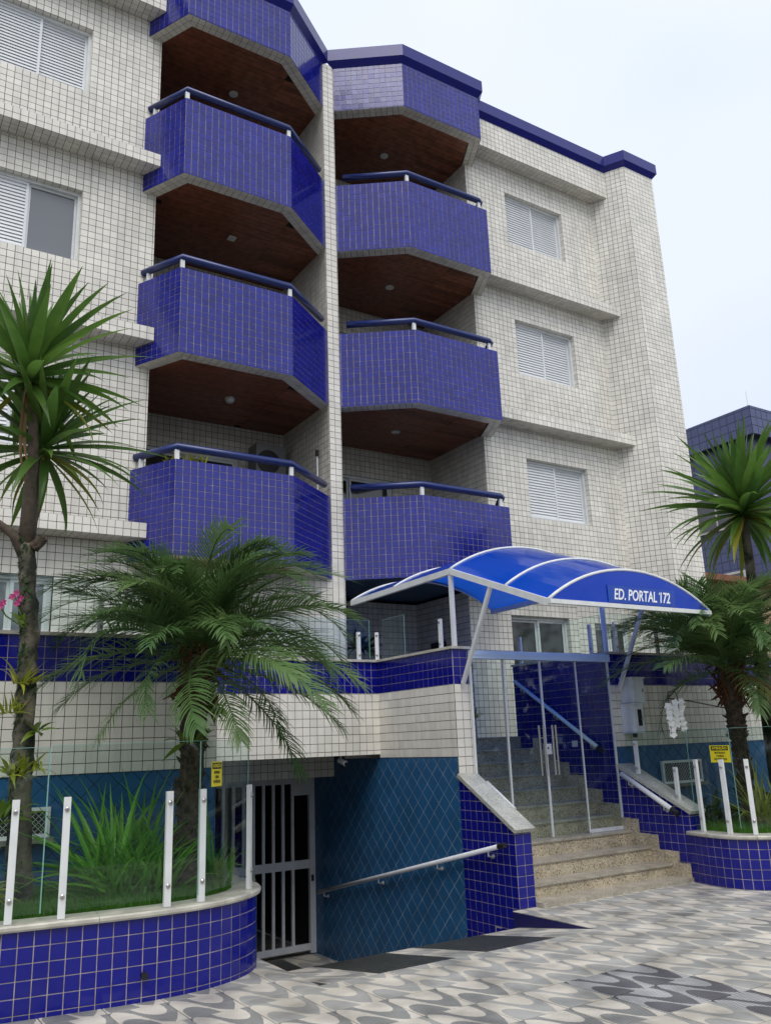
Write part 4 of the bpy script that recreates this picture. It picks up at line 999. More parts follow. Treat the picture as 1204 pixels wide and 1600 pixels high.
for (x, y) in PO:
    cur, nrm, zt_ = CURB['curved blue tiled planter at the garage ramp, with a beige stone cap']
    j = min(range(len(cur)), key=lambda i: (cur[i].x - x) ** 2 + (cur[i].y - y) ** 2); n_ = nrm[j]; p = cur[j] - n_ * 0.035 + V((-n_.y, n_.x)) * ((V((x, y)) - cur[j]).dot(V((-n_.y, n_.x))))
    posts.append((p.x, p.y, zc, -n_.y, n_.x))
def inset(x, y, d=0.07): return (x, y + d)
ga = [((-2.5, 6.80), (-0.35, 6.75), 0.62, 1.69), ((-0.33, 6.75), (1.33, 6.50), 0.62, 1.69), ((1.345, 6.498), (2.40, 6.425), 0.62, 1.70), ((2.42, 6.45), (2.975, 6.86), 0.62, 1.70)]
fence('glass_fence', posts, ga, 'glass fence with white posts around the lawn and fountain-like green clump beside the ramp')
cur, nrm, zt_ = CURB['curved blue tiled planter at the foot of the steps, holding the orchid']
posts = []
for (x, y) in ((8.43, 6.73), (8.45, 6.42), (8.58, 6.17), (8.83, 5.96), (9.3, 5.86), (10.0, 5.8), (10.9, 5.78), (11.8, 5.78)):
    j = min(range(len(cur)), key=lambda i: (cur[i].x - x) ** 2 + (cur[i].y - y) ** 2); n_ = nrm[j]; p = cur[j] - n_ * 0.06
    posts.append((p.x, p.y, 0.548, -n_.y, n_.x))
gb = [((8.53, 6.93), (8.53, 6.33), 0.6, 1.66), ((8.536, 6.315), (8.93, 5.99), 0.6, 1.66), ((8.95, 5.98), (10.2, 5.85), 0.6, 1.66), ((10.22, 5.85), (12.0, 5.83), 0.6, 1.66)]
fence('glass_fence', posts, gb, 'glass fence with white posts on the planter at the foot of the steps')
fence('glass_fence', [(8.535, 7.70, 1.155, 0, -1), (8.535, 7.13, 0.84, 0, -1)], [((8.60, 7.92), (8.60, 6.97), (1.32, 0.84), (1.66, 1.66))], 'short glass fence on the sloping parapet under the meter boxes', 0.40)
for o_ in (bpy.data.objects[n_] for n_ in [o.name for o in COL.objects if o.name.startswith('glass_fence')]): pass
# glass rail of the terrace above the ramp and beside the entrance
fence('terrace_railing', [(x, 9.63, ZT + 0.03, 1, 0) for x in (3.6, 4.3, 5.0, 5.71)] + [(5.975, 9.60, ZT + 0.03, 0.7, -0.7), (6.05, 8.28, ZT + 0.03, 0, -1)], [((3.2, 9.70), (4.65, 9.70), 2.72, 3.22), ((4.66, 9.70), (5.92, 9.70), 2.72, 3.22), ((6.08, 9.64), (6.08, 9.1), 2.72, 3.22)], 'glass terrace railing with short white posts above the garage ramp', 0.36)
fence('terrace_railing', [(x, 7.99, ZT + 0.03, 1, 0) for x in (-1.8, -0.8, 0.2, 1.1, 2.0, 2.9)], [((-2.5, 8.06), (0.3, 8.06), 2.72, 3.2), ((0.32, 8.06), (3.1, 8.06), 2.72, 3.2)], 'glass terrace railing above the tall mossy tree, partly behind palm fronds', 0.36)
fence('terrace_railing', [(8.55, 9.72, ZT + 0.03, 0, -1), (8.55, 8.30, ZT + 0.03, 0, -1), (8.70, 7.99, ZT + 0.03, 1, 0), (9.5, 7.99, ZT + 0.03, 1, 0), (10.4, 7.99, ZT + 0.03, 1, 0), (11.4, 7.99, ZT + 0.03, 1, 0)],
      [((8.60, 9.80), (8.60, 8.15), 2.72, 3.2), ((8.66, 8.06), (10.6, 8.06), 2.72, 3.2), ((10.62, 8.06), (13, 8.06), 2.72, 3.2)], 'glass terrace railing behind the right end of the canopy', 0.40)

# ------------------------------------------------------------------ warning signs on the glass
def sign(c, ang, wd, ht, label):
    s = root('warning_sign', c, label, 'sign')
    Rz = Matrix.Rotation(ang, 4, 'Z'); ax = V((math.cos(ang), math.sin(ang), 0)); n_ = V((ax.y, -ax.x, 0)); c = V(c)
    q = MB(); q.obox(c, ax * wd / 2, n_ * 0.0015, V((0, 0, ht / 2))); pt = q.build('plate', 'sign_yellow', s)
    b_ = MB(); b_.obox(c + V((0, 0, ht * 0.325)) + n_ * 0.002, ax * wd * 0.43, n_ * 0.001, V((0, 0, ht * 0.125))); b_.build('header', 'black', pt)
    text('lettering', 'ATENÇÃO', ht * 0.19, c + V((0, 0, ht * 0.325)) + n_ * 0.0035, R(90), ang, 'sign_yellow', pt, wd * 0.72 / (ht * 0.19 * 4.6), 0, 0.0004, 0.001)
    for i, (ln, k) in enumerate((('ENTRADA', 0.52), ('E SAÍDA', 0.46), ('DE VEÍCULOS', 0.72))):
        text('lettering', ln, ht * 0.15, c + V((0, 0, ht * (0.06 - 0.185 * i))) + n_ * 0.0028, R(90), ang, 'sign_red', pt, wd * k / (ht * 0.15 * 0.62 * len(ln)), 0, 0.0004, 0.001)
d_ = V((2.975 - 2.42, 6.86 - 6.45)); an_ = math.atan2(d_.y, d_.x)
sign((2.585, 6.565, 1.452), an_, 0.145, 0.185, 'yellow upright warning sign on the glass pane beside the ramp')
d_ = V((0, -1)); 
sign((8.522, 6.468, 1.385), -math.pi / 2, 0.262, 0.185, 'yellow wide warning sign on the glass near the steps')

# ------------------------------------------------------------------ meter boxes, cameras
def meter(x0, x1, z0, z1, label, dial):
    mb = root('meter_box', ((x0 + x1) / 2, YT, z0), label, 'meter box')
    q = MB(); q.box(x0, x1, YT - 0.19, YT - 0.006, z0, z1); c = q.build('case', 'box_grey', mb)
    q = MB(); q.box(x0 - 0.012, x1 + 0.012, YT - 0.205, YT - 0.004, z1 + 0.0005, z1 + 0.018); q.build('lid', 'box_grey', mb)
    q = MB(); q.box(x0 + 0.02, x1 - 0.02, YT - 0.20, YT - 0.1905, z0 + 0.02, z1 - 0.02); dr = q.build('door', 'box_grey', mb)
    if dial:
        q = MB(); q.box(x0 + 0.085, x1 - 0.045, YT - 0.205, YT - 0.2005, z0 + 0.09, z1 - 0.06); q.build('window', 'dark_glass', dr)
        q = MB(); q.tube([(x1 - 0.09, YT - 0.1, z0), (x1 - 0.09, YT - 0.1, z0 - 0.05)], 0.03, 10); q.build('conduit', 'black', mb)
    q = MB(); q.box(x1 - 0.06, x1 - 0.04, YT - 0.212, YT - 0.2055 + 0.005, (z0 + z1) / 2 - 0.02, (z0 + z1) / 2 + 0.02); q.build('latch', 'steel', dr)
meter(8.66, 8.90, 2.025, 2.33, 'light grey meter box under the strut, upper of two', False)
meter(8.63, 8.83, 1.645, 2.0, 'light grey meter box with dark glass slot, lower of two', True)
def seccam(p, d, label, name='security_camera'):
    p = V(p); d = V(d).normalized(); s = root(name, p, label, 'camera')
    q = MB(); q.tube([p - d * 0.06, p + d * 0.06], 0.033, 12); q.build('housing', 'white_metal', s)
    q = MB(); q.tube([p + d * 0.06, p + d * 0.066], 0.026, 12); q.build('lens', 'black', s)
    q = MB(); q.tube([p - d * 0.03 + V((0, 0, 0.03)), p - d * 0.03 + V((0, 0, 0.075))], 0.012, 8); q.build('arm', 'white_metal', s)
seccam((5.50, 9.75, 1.43), (0.3, -0.9, -0.4), 'white security camera hanging under the overhang above the ramp')
seccam((7.12, 11.6, 3.905), (-0.3, -0.8, -0.5), 'white security camera on the dark porch ceiling behind the canopy post')

# ------------------------------------------------------------------ on the lowest left balcony
ac = root('air_conditioner', (5.62, 12.25, 5.2), 'grey outdoor air conditioning unit standing behind the balcony rail', 'air conditioner')
q = MB(); q.box(5.36, 5.88, 12.1, 12.42, 5.80, 6.42); q.build('case', 'ac_grey', ac)
q = MB(); q.tube([(5.57, 12.10, 6.12), (5.57, 12.085, 6.12)], 0.2, 20); q.build('fan_grille', 'black', ac)
q = MB(); q.box(5.42, 5.46, 12.12, 12.40, 4.2, 5.80); q.box(5.78, 5.82, 12.12, 12.40, 4.2, 5.80); q.build('stand', 'white_metal', ac)
hd = root('water_pipe', (5.98, 10.95, 5.3), 'thin white pipe with dark tap against the slim pillar', 'pipe')
q = MB(); q.tube([(5.96, 11.15, 4.3), (5.96, 11.15, 5.98)], 0.014, 8); q.build('pipe', 'white_metal', hd)
q = MB(); q.tube([(5.955, 11.15, 5.98), (5.95, 11.13, 6.08)], 0.028, 8); q.build('tap', 'black', hd)

# ------------------------------------------------------------------ neighbouring building on the right
nb = root('neighbouring_building', (25, 16, 0), 'dark blue tiled neighbouring block rising beyond the corner tower', 'building')
q = MB(); q.box(25.3, 40, 16.3, 34, 0, 11.2); q.build('wall', 'nb_dark', nb)
tn = Tiles(0.3, 0.3, 0.02, 0.01)
q = MB(); q.box(25.0, 40.3, 16.0, 34.3, 11.2, 12.2); q.build('fascia', 'nb_dark', nb)
tn.plane((25.0, 0, 0), -Y_, Z_, [[(-34, 11.2), (-16.0, 11.2), (-16.0, 12.2), (-34, 12.2)]], u0=-16, v0=11.2)
tn.plane((0, 16.0, 0), X_, Z_, [[(25, 11.2), (40, 11.2), (40, 12.2), (25, 12.2)]], u0=25, v0=11.2)
tn.plane((25.3, 0, 0), -Y_, Z_, [[(-34, 3), (-16.3, 3), (-16.3, 11.19), (-34, 11.19)]], u0=-16.3, v0=3)
tn.finish('facade_tile', 'nb_blue', nb, 60, 'facade_tiling', minpx=30)
for y in (17.2, 20.2, 23.2):
    for z in (5.5, 8.3):
        q = MB(); q.box(25.22, 25.3, y, y + 1.6, z, z + 1.3); wn = q.build('window', 'nb_white', nb)
        q = MB(); q.box(25.20, 25.219, y + 0.08, y + 0.76, z + 0.08, z + 1.22); q.box(25.20, 25.219, y + 0.84, y + 1.52, z + 0.08, z + 1.22); q.build('pane', 'dark_glass', wn)
q = MB(); q.tube([(25.1, 16.1, 12.2), (25.1, 16.1, 12.75)], 0.012, 6); q.build('lightning_rod', 'alu', nb)
hs = root('neighbouring_house', (18, 14, 0), 'low peach house with brown roof behind the right-hand palm', 'house')
q = MB(); q.box(17.2, 24, 13.4, 22, 0, 5.2); q.build('wall', 'nb_peach', hs)
q = MB(); q.prism([(16.8, 13.0), (24.4, 13.0), (24.4, 22.4), (16.8, 22.4)], [5.2] * 4, [5.35, 5.35, 6.9, 6.9]); q.build('roof', 'roof_tile', hs)
bw = root('boundary_wall', (14.5, 10, 0), 'plain pale boundary wall between the two plots', 'wall')
q = MB(); q.box(14.0, 14.2, 7.0, 18, 0, 2.6); q.build('body', 'nb_white', bw); q = MB(); q.box(13.96, 14.24, 6.98, 18.02, 2.601, 2.66); q.build('coping', 'concrete', bw)

# ------------------------------------------------------------------ unseen trees added across the street (they darken what the lower glazed tiles mirror)
rg = random.Random(77); vv, ff = [], []
for i in range(26):
    x = -34 + i * 3.1 + rg.uniform(-1, 1); y = -17 + rg.uniform(-2.5, 2.5); h = rg.uniform(6.0, 9.5); r = rg.uniform(1.8, 2.8)
    for j in range(170):
        a = rg.uniform(0, 6.283); b_ = math.acos(rg.uniform(-1, 1)); k_ = r * (0.55 + 0.5 * rg.random() ** 0.5)
        c = V((x + k_ * math.cos(a) * math.sin(b_), y + k_ * math.sin(a) * math.sin(b_), h - r + 1.35 * k_ * math.cos(b_)))
        u_ = V((rg.gauss(0, 1), rg.gauss(0, 1), rg.gauss(0, 1))).normalized(); w_ = u_.cross(V((0.3, 0.5, 0.8))).normalized(); s_ = rg.uniform(0.25, 0.5); k = len(vv)
        vv += [tuple(c - u_ * s_), tuple(c + w_ * s_ * 0.5), tuple(c + u_ * s_), tuple(c - w_ * s_ * 0.5)]; ff.append((k, k + 1, k + 2, k + 3))
    k = len(vv); 
    for (dx, dy) in ((-.2, -.2), (.2, -.2), (.2, .2), (-.2, .2)): vv += [(x + dx, y + dy, -0.03), (x + dx * 0.6, y + dy * 0.6, h - r)]
    for j in range(4): p = (j + 1) % 4; ff.append((k + 2 * j, k + 2 * p, k + 2 * p + 1, k + 2 * j + 1))
for i in range(3000):
    c = V((rg.uniform(-36, 48), -18 + rg.uniform(-1, 1), rg.uniform(0.0, 4.2))); u_ = V((rg.gauss(0, 1), rg.gauss(0, 0.4), rg.gauss(0, 1))).normalized(); w_ = u_.cross(V((0, 1, 0.1))).normalized(); s_ = rg.uniform(0.4, 0.7); k = len(vv)
    vv += [tuple(c - u_ * s_), tuple(c + w_ * s_ * 0.6), tuple(c + u_ * s_), tuple(c - w_ * s_ * 0.6)]; ff.append((k, k + 1, k + 2, k + 3))
me = bpy.data.meshes.new('unseen_trees'); me.from_pydata(vv, [], ff); me.update(); me.materials.append(M['dark_leaf']); o = link('unseen_trees', me); o['kind'] = 'stuff'
# ------------------------------------------------------------------ plants
def strap_mesh(name, L_, wd, droop, fold=0.25, n=7, mat_='sword', tip=0.6, base=0.55, twist=0.0):
    """a sword-shaped leaf along +x bending down, folded along its midrib"""
    me = bpy.data.meshes.new(name); vv, ff = [], []; p = V((0, 0, 0)); a = 0.0
    for i in range(n + 1):
        t = i / n; wv_ = wd * (base + (1 - base) * min(1, t / 0.3)) if t < 0.3 else wd * (1 - ((t - 0.3) / 0.7) ** (1 / max(0.05, tip)) if t < 1 else 0.0)
        wv_ = max(wv_, wd * 0.02); tw_ = twist * t
        sd = V((0, math.cos(tw_), math.sin(tw_))); up = V((-math.sin(a), 0, math.cos(a)))
        for s in (-1, 0, 1): vv.append(tuple(p + sd * (s * wv_ / 2) + up * (fold * wv_ * (abs(s) - 0.5))))
        a -= droop / n * (0.3 + 1.4 * t); p = p + V((math.cos(a), 0, math.sin(a))) * (L_ / n)
    for i in range(n):
        for s in (0, 1): k = i * 3 + s; ff.append((k, k + 1, k + 4, k + 3))
    me.from_pydata(vv, [], ff); me.update(); me.materials.append(M[mat_]); me.polygons.foreach_set('use_smooth', [True] * len(ff))
    return me
def aim(P, az, el, roll=0.0, s=1.0):
    Mw = Matrix.Translation(V(P)) @ Matrix.Rotation(az, 4, 'Z') @ Matrix.Rotation(-el, 4, 'Y') @ Matrix.Rotation(roll, 4, 'X') @ Matrix.Diagonal((s, s, s, 1))
    return Mw
SW = [strap_mesh('leaf', 1.0, 0.108, d, 0.22, 8, 'sword', 0.62, 0.62, random.uniform(-0.5, 0.5)) for d in (0.10, 0.25, 0.45, 0.7, 1.0)]
SWY = [strap_mesh('leaf', 1.0, 0.105, d, 0.22, 8, 'sword_yellow', 0.62, 0.5) for d in (0.5, 0.9)]
DEAD = strap_mesh('dead_leaf', 0.8, 0.05, 0.4, 0.5, 6, 'dead_leaf', 0.6, 0.6, 1.5)
def dracaena_head(tree, c, n, L_, rng, el0=-0.75, stretch=0.22):
    c = V(c)
    q = MB(); q.tube([c - V((0, 0, 0.16)), c, c + V((0, 0, 0.1)), c + V((0, 0, 0.25))], [0.04, 0.055, 0.05, 0.02], 10); q.build('leaf_core', 'broad', tree)
    for i in range(n):
        t = (i + 0.5) / n                                  # 0 = lowest leaf, 1 = topmost
        az = i * 2.39996 + rng.uniform(-0.25, 0.25); el = el0 + (1.50 - el0) * t ** 0.75 + rng.uniform(-0.13, 0.13)
        s = L_ * (0.82 + 0.3 * math.sin(math.pi * min(1, t * 1.15))) * rng.uniform(0.82, 1.1)
        yl = t < 0.16 and rng.random() < 0.4
        me = rng.choice(SWY) if yl else SW[min(4, max(0, int((1 - t) * 4.2 + rng.uniform(-0.8, 0.8))))]
        p = c + V((math.cos(az) * 0.03, math.sin(az) * 0.03, (t - 0.35) * stretch))
        link('leaf', me, tree, aim(p, az, el, rng.uniform(-0.35, 0.35), s))
rng = random.Random(3)
dt = root('dracaena_tree', (1.33, 7.3, 0.5), 'tall two-headed sword-leaved tree with mossy trunk in the ramp-side planter', 'tree')
TRK = [(1.34, 7.30, 0.48), (1.32, 7.30, 0.9), (1.29, 7.30, 1.5), (1.285, 7.30, 2.1), (1.275, 7.30, 2.6), (1.235, 7.30, 3.05), (1.20, 7.30, 3.35)]
RAD = [0.105, 0.086, 0.078, 0.074, 0.07, 0.066, 0.064]
q = MB(); pth, rad = [], []
for i in range(len(TRK) - 1):
    for j in range(8):
        f = j / 8; p = V(TRK[i]).lerp(V(TRK[i + 1]), f); pth.append(p + V((rng.gauss(0, 0.004), rng.gauss(0, 0.004), 0))); rad.append((RAD[i] + (RAD[i + 1] - RAD[i]) * f) * rng.uniform(0.9, 1.1))
q.tube(pth, rad, 16)
for k_ in range(len(q.v)):
    v_ = V(q.v[k_]); c_ = min(pth, key=lambda p: abs(p.z - v_.z)); d_ = V((v_.x - c_.x, v_.y - c_.y, 0)); q.v[k_] = tuple(v_ + d_ * rng.uniform(-0.10, 0.12))
q.build('trunk', 'bark', dt, True)
q = MB(); q.tube([(1.20, 7.30, 3.30), (1.20, 7.30, 3.7), (1.205, 7.29, 4.05), (1.185, 7.29, 4.35), (1.13, 7.29, 4.72)], [0.062, 0.055, 0.045, 0.04, 0.036], 10); q.build('limb', 'bark_thin', dt, True)
q = MB(); q.tube([(1.21, 7.31, 3.32), (1.25, 7.36, 3.60), (1.29, 7.42, 3.85), (1.315, 7.45, 4.12)], [0.06, 0.045, 0.04, 0.036], 10); q.build('limb', 'bark_thin', dt, True)
q = MB(); q.tube([(1.19, 7.30, 3.22), (1.10, 7.30, 3.38), (0.98, 7.29, 3.46), (0.80, 7.28, 3.55), (0.55, 7.26, 3.62)], [0.05, 0.04, 0.032, 0.028, 0.024], 8); q.build('limb', 'bark_thin', dt, True)
q = MB(); q.tube([(1.25, 7.27, 3.28), (1.31, 7.24, 3.34), (1.335, 7.22, 3.36)], [0.055, 0.045, 0.03], 8); q.build('stub', 'palm_bark', dt)
ms = MB()
for i in range(420):
    f = rng.random(); kz = min(len(TRK) - 2, int(f * (len(TRK) - 1))); p = V(TRK[kz]).lerp(V(TRK[kz + 1]), f * (len(TRK) - 1) - kz); az = rng.gauss(3.5, 0.55); r = RAD[kz] * 0.98
    o_ = p + V((math.cos(az) * r, math.sin(az) * r, 0)); d = V((math.cos(az), math.sin(az), rng.uniform(-0.6, 0.3))).normalized(); s_ = d.cross(V((0, 0, 1))).normalized() * rng.uniform(0.008, 0.018)
    ms.poly([o_ - s_, o_ + d * rng.uniform(0.01, 0.03) - V((0, 0, 0.012)), o_ + s_, o_ + V((0, 0, rng.uniform(0.015, 0.04)))])
ms.build('moss', 'dark_leaf', dt)
dracaena_head(dt, (1.125, 7.29, 4.78), 74, 0.92, rng, -0.7, 0.30)
dracaena_head(dt, (1.32, 7.46, 4.20), 72, 0.86, rng, -0.85, 0.22)
for (p, az, el, s) in (((1.13, 7.22, 4.70), 3.4, -1.45, 1.0), ((1.10, 7.2, 4.66), 4.0, -1.4, 1.15), ((1.30, 7.38, 4.1), 5.5, -1.5, 0.7)): link('dead_leaf', DEAD, dt, aim(p, az, el, 0.5, s))
d2 = root('dracaena_tree', (10.45, 7.1, 0.5), 'single-headed sword-leaved tree rising behind the orange-fibred palm', 'tree')
q = MB(); q.tube([(10.45, 7.1, 0.48), (10.44, 7.1, 1.5), (10.47, 7.1, 2.6), (10.50, 7.08, 3.6), (10.52, 7.08, 4.50)], [0.11, 0.10, 0.09, 0.07, 0.05], 12); q.build('trunk', 'bark', d2, True)
dracaena_head(d2, (10.52, 7.08, 4.62), 120, 1.25, rng, -0.8, 0.34)
# feathery palms -------------------------------------------------------------------
def frond_mesh(name, L_, bend, leaf, seed, mat_='frond', vee=0.35, drop=0.6):
    rg = random.Random(seed); vv, ff = [], []; n = 48; p = V((0, 0, 0)); a = 0.0; pts = []
    for i in range(n + 1):
        pts.append((p.copy(), a)); t = i / n; a -= bend / n * (0.35 + 1.3 * t); p = p + V((math.cos(a), 0, math.sin(a))) * (L_ / n)
    def strip(a_, w0, w1, n_):
        k = len(vv); vv.extend([tuple(a_[0] - w0), tuple(a_[0] + w0)]); 
    # rachis: thin three-sided rod
    k0 = len(vv)
    for i, (q_, a_) in enumerate(pts):
        r = 0.011 * (1 - i / n) + 0.0022; up = V((-math.sin(a_), 0, math.cos(a_)))
        vv += [tuple(q_ + V((0, -r, 0))), tuple(q_ + V((0, r, 0))), tuple(q_ - up * r * 1.3)]
    for i in range(n):
        for j in range(3): ff.append((k0 + i * 3 + j, k0 + i * 3 + (j + 1) % 3, k0 + i * 3 + 3 + (j + 1) % 3, k0 + i * 3 + 3 + j))
    for i in range(5, n + 1):
        q_, a_ = pts[i]; t = i / n; fw = V((math.cos(a_), 0, math.sin(a_))); up = V((-math.sin(a_), 0, math.cos(a_)))
        ln = leaf * (0.35 + 0.65 * math.sin(math.pi * min(0.97, 0.16 + 0.82 * t)) ** 0.7) * rg.uniform(0.75, 1.15)
        for s in (-1, 1):
            d0 = (fw * (0.42 + 0.75 * t) + V((0, s, 0)) * (1.0 - 0.35 * t) + up * (vee + rg.uniform(-0.28, 0.28))).normalized()
            wd = 0.0074 * rg.uniform(0.8, 1.15); k = len(vv); pp = q_.copy(); d = d0.copy(); sd = d.cross(up).normalized() * wd
            m_ = 4
            for j in range(m_ + 1):
                wj = (1.0, 1.0, 0.9, 0.62, 0.08)[j]
                vv += [tuple(pp - sd * wj), tuple(pp + sd * wj)]
                d = (d + V((0, 0, -1)) * drop * rg.uniform(0.30, 0.5) * (1 if j else 0.4) * 0.6).normalized(); pp = pp + d * (ln / m_)
            for j in range(m_): ff.append((k + 2 * j, k + 2 * j + 1, k + 2 * j + 3, k + 2 * j + 2))
    me = bpy.data.meshes.new(name); me.from_pydata(vv, [], ff); me.update(); me.materials.append(M[mat_]); return me
FR = [frond_mesh('frond', 1.35, b_, 0.34, 10 + i, 'frond', 0.32, 0.80) for i, b_ in enumerate((0.7, 1.0, 1.35, 1.7, 2.05, 2.4))]
FRO = [frond_mesh('frond', 1.1, b_, 0.25, 30 + i, 'frond_orange', 0.1, 1.0) for i, b_ in enumerate((1.4, 1.9))]
def palm(base, top, c, label, n, L_, seed, orange=0, fibre_r=0.16, avoid=None):
    t = root('feather_palm', base, label, 'palm tree'); rg = random.Random(seed); base, top, c = V(base), V(top), V(c)
    q = MB(); path = []; rs = []
    for i in range(15):
        f = i / 14; path.append(base.lerp(top, f) + V((0.02 * math.sin(f * 5), 0, 0))); rs.append((0.088 + 0.012 * (i % 2) + 0.05 * max(0, f - 0.55) * 2) * rg.uniform(0.93, 1.07))
    q.tube(path, rs, 14); q.build('trunk', 'palm_bark', t)
    # stubs of old leaves all the way up the trunk, hanging fibre below the crown
    sb_ = MB()
    for i in range(150):
        f = rg.uniform(0.12, 1.0); az = i * 2.39996; r = 0.085 + 0.05 * max(0, f - 0.55) * 2; o_ = base.lerp(top, f) + V((math.cos(az) * r * 0.9, math.sin(az) * r * 0.9, 0))
        d = V((math.cos(az) * 0.7, math.sin(az) * 0.7, rg.uniform(0.3, 0.9))).normalized(); sb_.tube([o_ - d * 0.02, o_ + d * 0.035, o_ + d * rg.uniform(0.05, 0.085)], [0.024, 0.018, 0.006], 5)
    sb_.build('leaf_scars', 'palm_bark', t)
    fb = MB()
    for i in range(70):
        az = rg.uniform(0, 6.28); h = rg.uniform(-0.50, 0.04); r = fibre_r * (0.9 + 0.3 * h); o_ = c + V((math.cos(az) * r, math.sin(az) * r, h))
        d = V((math.cos(az) * 0.5, math.sin(az) * 0.5, -rg.uniform(0.2, 1.2) if rg.random() < 0.6 else rg.uniform(0.3, 1.0))).normalized()
        fb.tube([o_ - d * 0.06, o_ + d * 0.05, o_ + d * rg.uniform(0.10, 0.2)], [0.022, 0.018, 0.004], 5)
    fb.build('leaf_bases', 'fibre', t)
    for i in range(n):
        f = (i + 0.5) / n; az = i * 2.39996 + rg.uniform(-0.2, 0.2)
        el = -0.55 + 2.0 * f ** 0.62 + rg.uniform(-0.1, 0.1)
        back = math.sin(az)                              # fronds towards the wall rise above it
        if back > 0.45 and el < 0.55: el = 0.55 + 0.3 * back + rg.uniform(0, 0.25)
        if orange and 2.75 < az % 6.2832 < 3.95 and el < 0.45: el += 0.55
        me = FR[min(5, max(0, int((0.25 + 0.85 * f) * 4 + rg.uniform(-1.0, 1.2))))]
        if orange and f < 0.2 and rg.random() < 0.3: me = rg.choice(FRO)
        link('frond', me, t, aim(c + V((math.cos(az) * 0.07, math.sin(az) * 0.07, -0.12 + 0.3 * f)), az, el, rg.uniform(-0.5, 0.5), L_ * rg.uniform(0.85, 1.12) * (0.9 if el > 1.0 else 1.0)))
    return t
palm((2.53, 7.15, 0.5), (2.63, 7.12, 2.42), (2.63, 7.12, 2.48), 'bushy feather palm with dark shaggy trunk in front of the blue band, beside the ramp', 90, 1.0, 5)
palm((9.55, 6.95, 0.5), (9.55, 6.95, 2.40), (9.55, 6.95, 2.46), 'bushy feather palm with orange fibres under its crown, right of the meter boxes', 84, 1.16, 9, orange=1, fibre_r=0.19)
# strap-leaved clumps and grass -----------------------------------------------------
IR = [strap_mesh('leaf', 1.0, 0.046, d, 0.2, 7, 'iris', 0.8, 0.7, random.uniform(-0.6, 0.6)) for d in (0.4, 0.8, 1.2, 1.7)]
def clump(name, base, n, L_, label, cat, seed, spread=0.25, meshes=None, elmin=0.55, elmax=1.5):
    t = root(name, base, label, cat); rg = random.Random(seed); base = V(base)
    for i in range(n):
        az = rg.uniform(0, 6.283); el = rg.uniform(elmin, elmax); r = spread * math.sqrt(rg.random()); a2 = rg.uniform(0, 6.283)
        if meshes is None and (math.sin(az) < -0.1 or (base.x > 2.5 and math.cos(az) > 0)): el = max(el, 1.12); L2 = L_ * 0.62
        else: L2 = L_
        link('leaf', rg.choice(meshes or IR[:3] if L2 < L_ else meshes or IR), t, aim(base + V((math.cos(a2) * r, math.sin(a2) * r, -0.02)), az, el, rg.uniform(-0.6, 0.6), L2 * rg.uniform(0.65, 1.1)))
    return t
clump('iris_plant', (2.10, 7.10, 0.55), 280, 1.05, 'dense fountain of long bright green strap leaves behind the glass', 'plant', 21, 0.30, elmin=0.45)
clump('iris_plant', (2.80, 7.25, 0.55), 80, 0.75, 'low green fern-like tuft at the foot of the shaggy palm, nearest the ramp', 'plant', 22, 0.18, elmin=0.2)
BR = [strap_mesh('leaf', 1.0, 0.16, d, 0.15, 5, 'bromeliad', 0.9, 0.5) for d in (0.3, 0.8, 1.2)]
BG = [strap_mesh('leaf', 1.0, 0.30, d, 0.12, 6, 'broad', 0.75, 0.15) for d in (0.3, 0.7, 1.1)]
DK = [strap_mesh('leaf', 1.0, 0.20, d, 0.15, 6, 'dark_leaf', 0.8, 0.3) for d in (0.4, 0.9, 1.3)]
for i, (p, n, L_, lab, ms) in enumerate((((1.24, 7.21, 2.20), 26, 0.24, 'yellow-green bromeliad on the mossy trunk, level with the top of the white tiles', BR), ((1.17, 7.20, 1.98), 20, 0.20, 'yellow-green bromeliad on the mossy trunk, just under the brightest one', BR),
        ((1.36, 7.22, 1.84), 9, 0.19, 'small green epiphyte pointing away from the mossy trunk towards the palm', BG), ((1.24, 7.2, 1.52), 30, 0.22, 'tangled olive plant low on the mossy trunk, seen through the glass', BR), ((1.40, 7.22, 1.55), 12, 0.22, 'sparse twiggy epiphyte seen through the top edge of the glass', BR),
        ((1.20, 7.2, 1.22), 20, 0.26, 'broad-leaved green plant at the foot of the mossy trunk', BG), ((0.98, 7.1, 0.72), 40, 0.36, 'yellow-green shrub at the very edge of the lawn', BR))):
    clump('epiphyte' if i < 5 else 'shrub', p, n, L_, lab, 'plant', 40 + i, 0.07 if i < 5 else 0.13, ms, -0.2, 1.4)
clump('epiphyte', (2.52, 7.02, 1.72), 16, 0.22, 'bright broad-leaved epiphyte on the shaggy palm trunk', 'plant', 51, 0.06, BG, -0.6, 1.2)
clump('epiphyte', (2.72, 7.02, 2.0), 12, 0.17, 'small curly green epiphyte under the shaggy palm crown, on its ramp side', 'plant', 52, 0.05, BG, -1.0, 0.6)
clump('epiphyte', (1.20, 7.2, 2.66), 3, 0.20, 'lone round green leaf on the mossy trunk in front of the blue band', 'plant', 53, 0.02, BG, 0.0, 0.9)
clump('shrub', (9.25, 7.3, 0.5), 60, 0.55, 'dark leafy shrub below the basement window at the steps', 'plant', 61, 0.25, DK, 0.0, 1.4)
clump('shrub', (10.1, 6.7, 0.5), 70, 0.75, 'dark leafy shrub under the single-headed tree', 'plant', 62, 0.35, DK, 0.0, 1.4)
clump('iris_plant', (9.35, 6.55, 0.5), 70, 0.95, 'yellowish strap-leaved clump behind the wide warning sign', 'plant', 63, 0.18, [strap_mesh('leaf', 1.0, 0.03, d, 0.2, 7, 'bromeliad', 0.8, 0.7) for d in (0.5, 0.9, 1.3)], 0.6, 1.5)
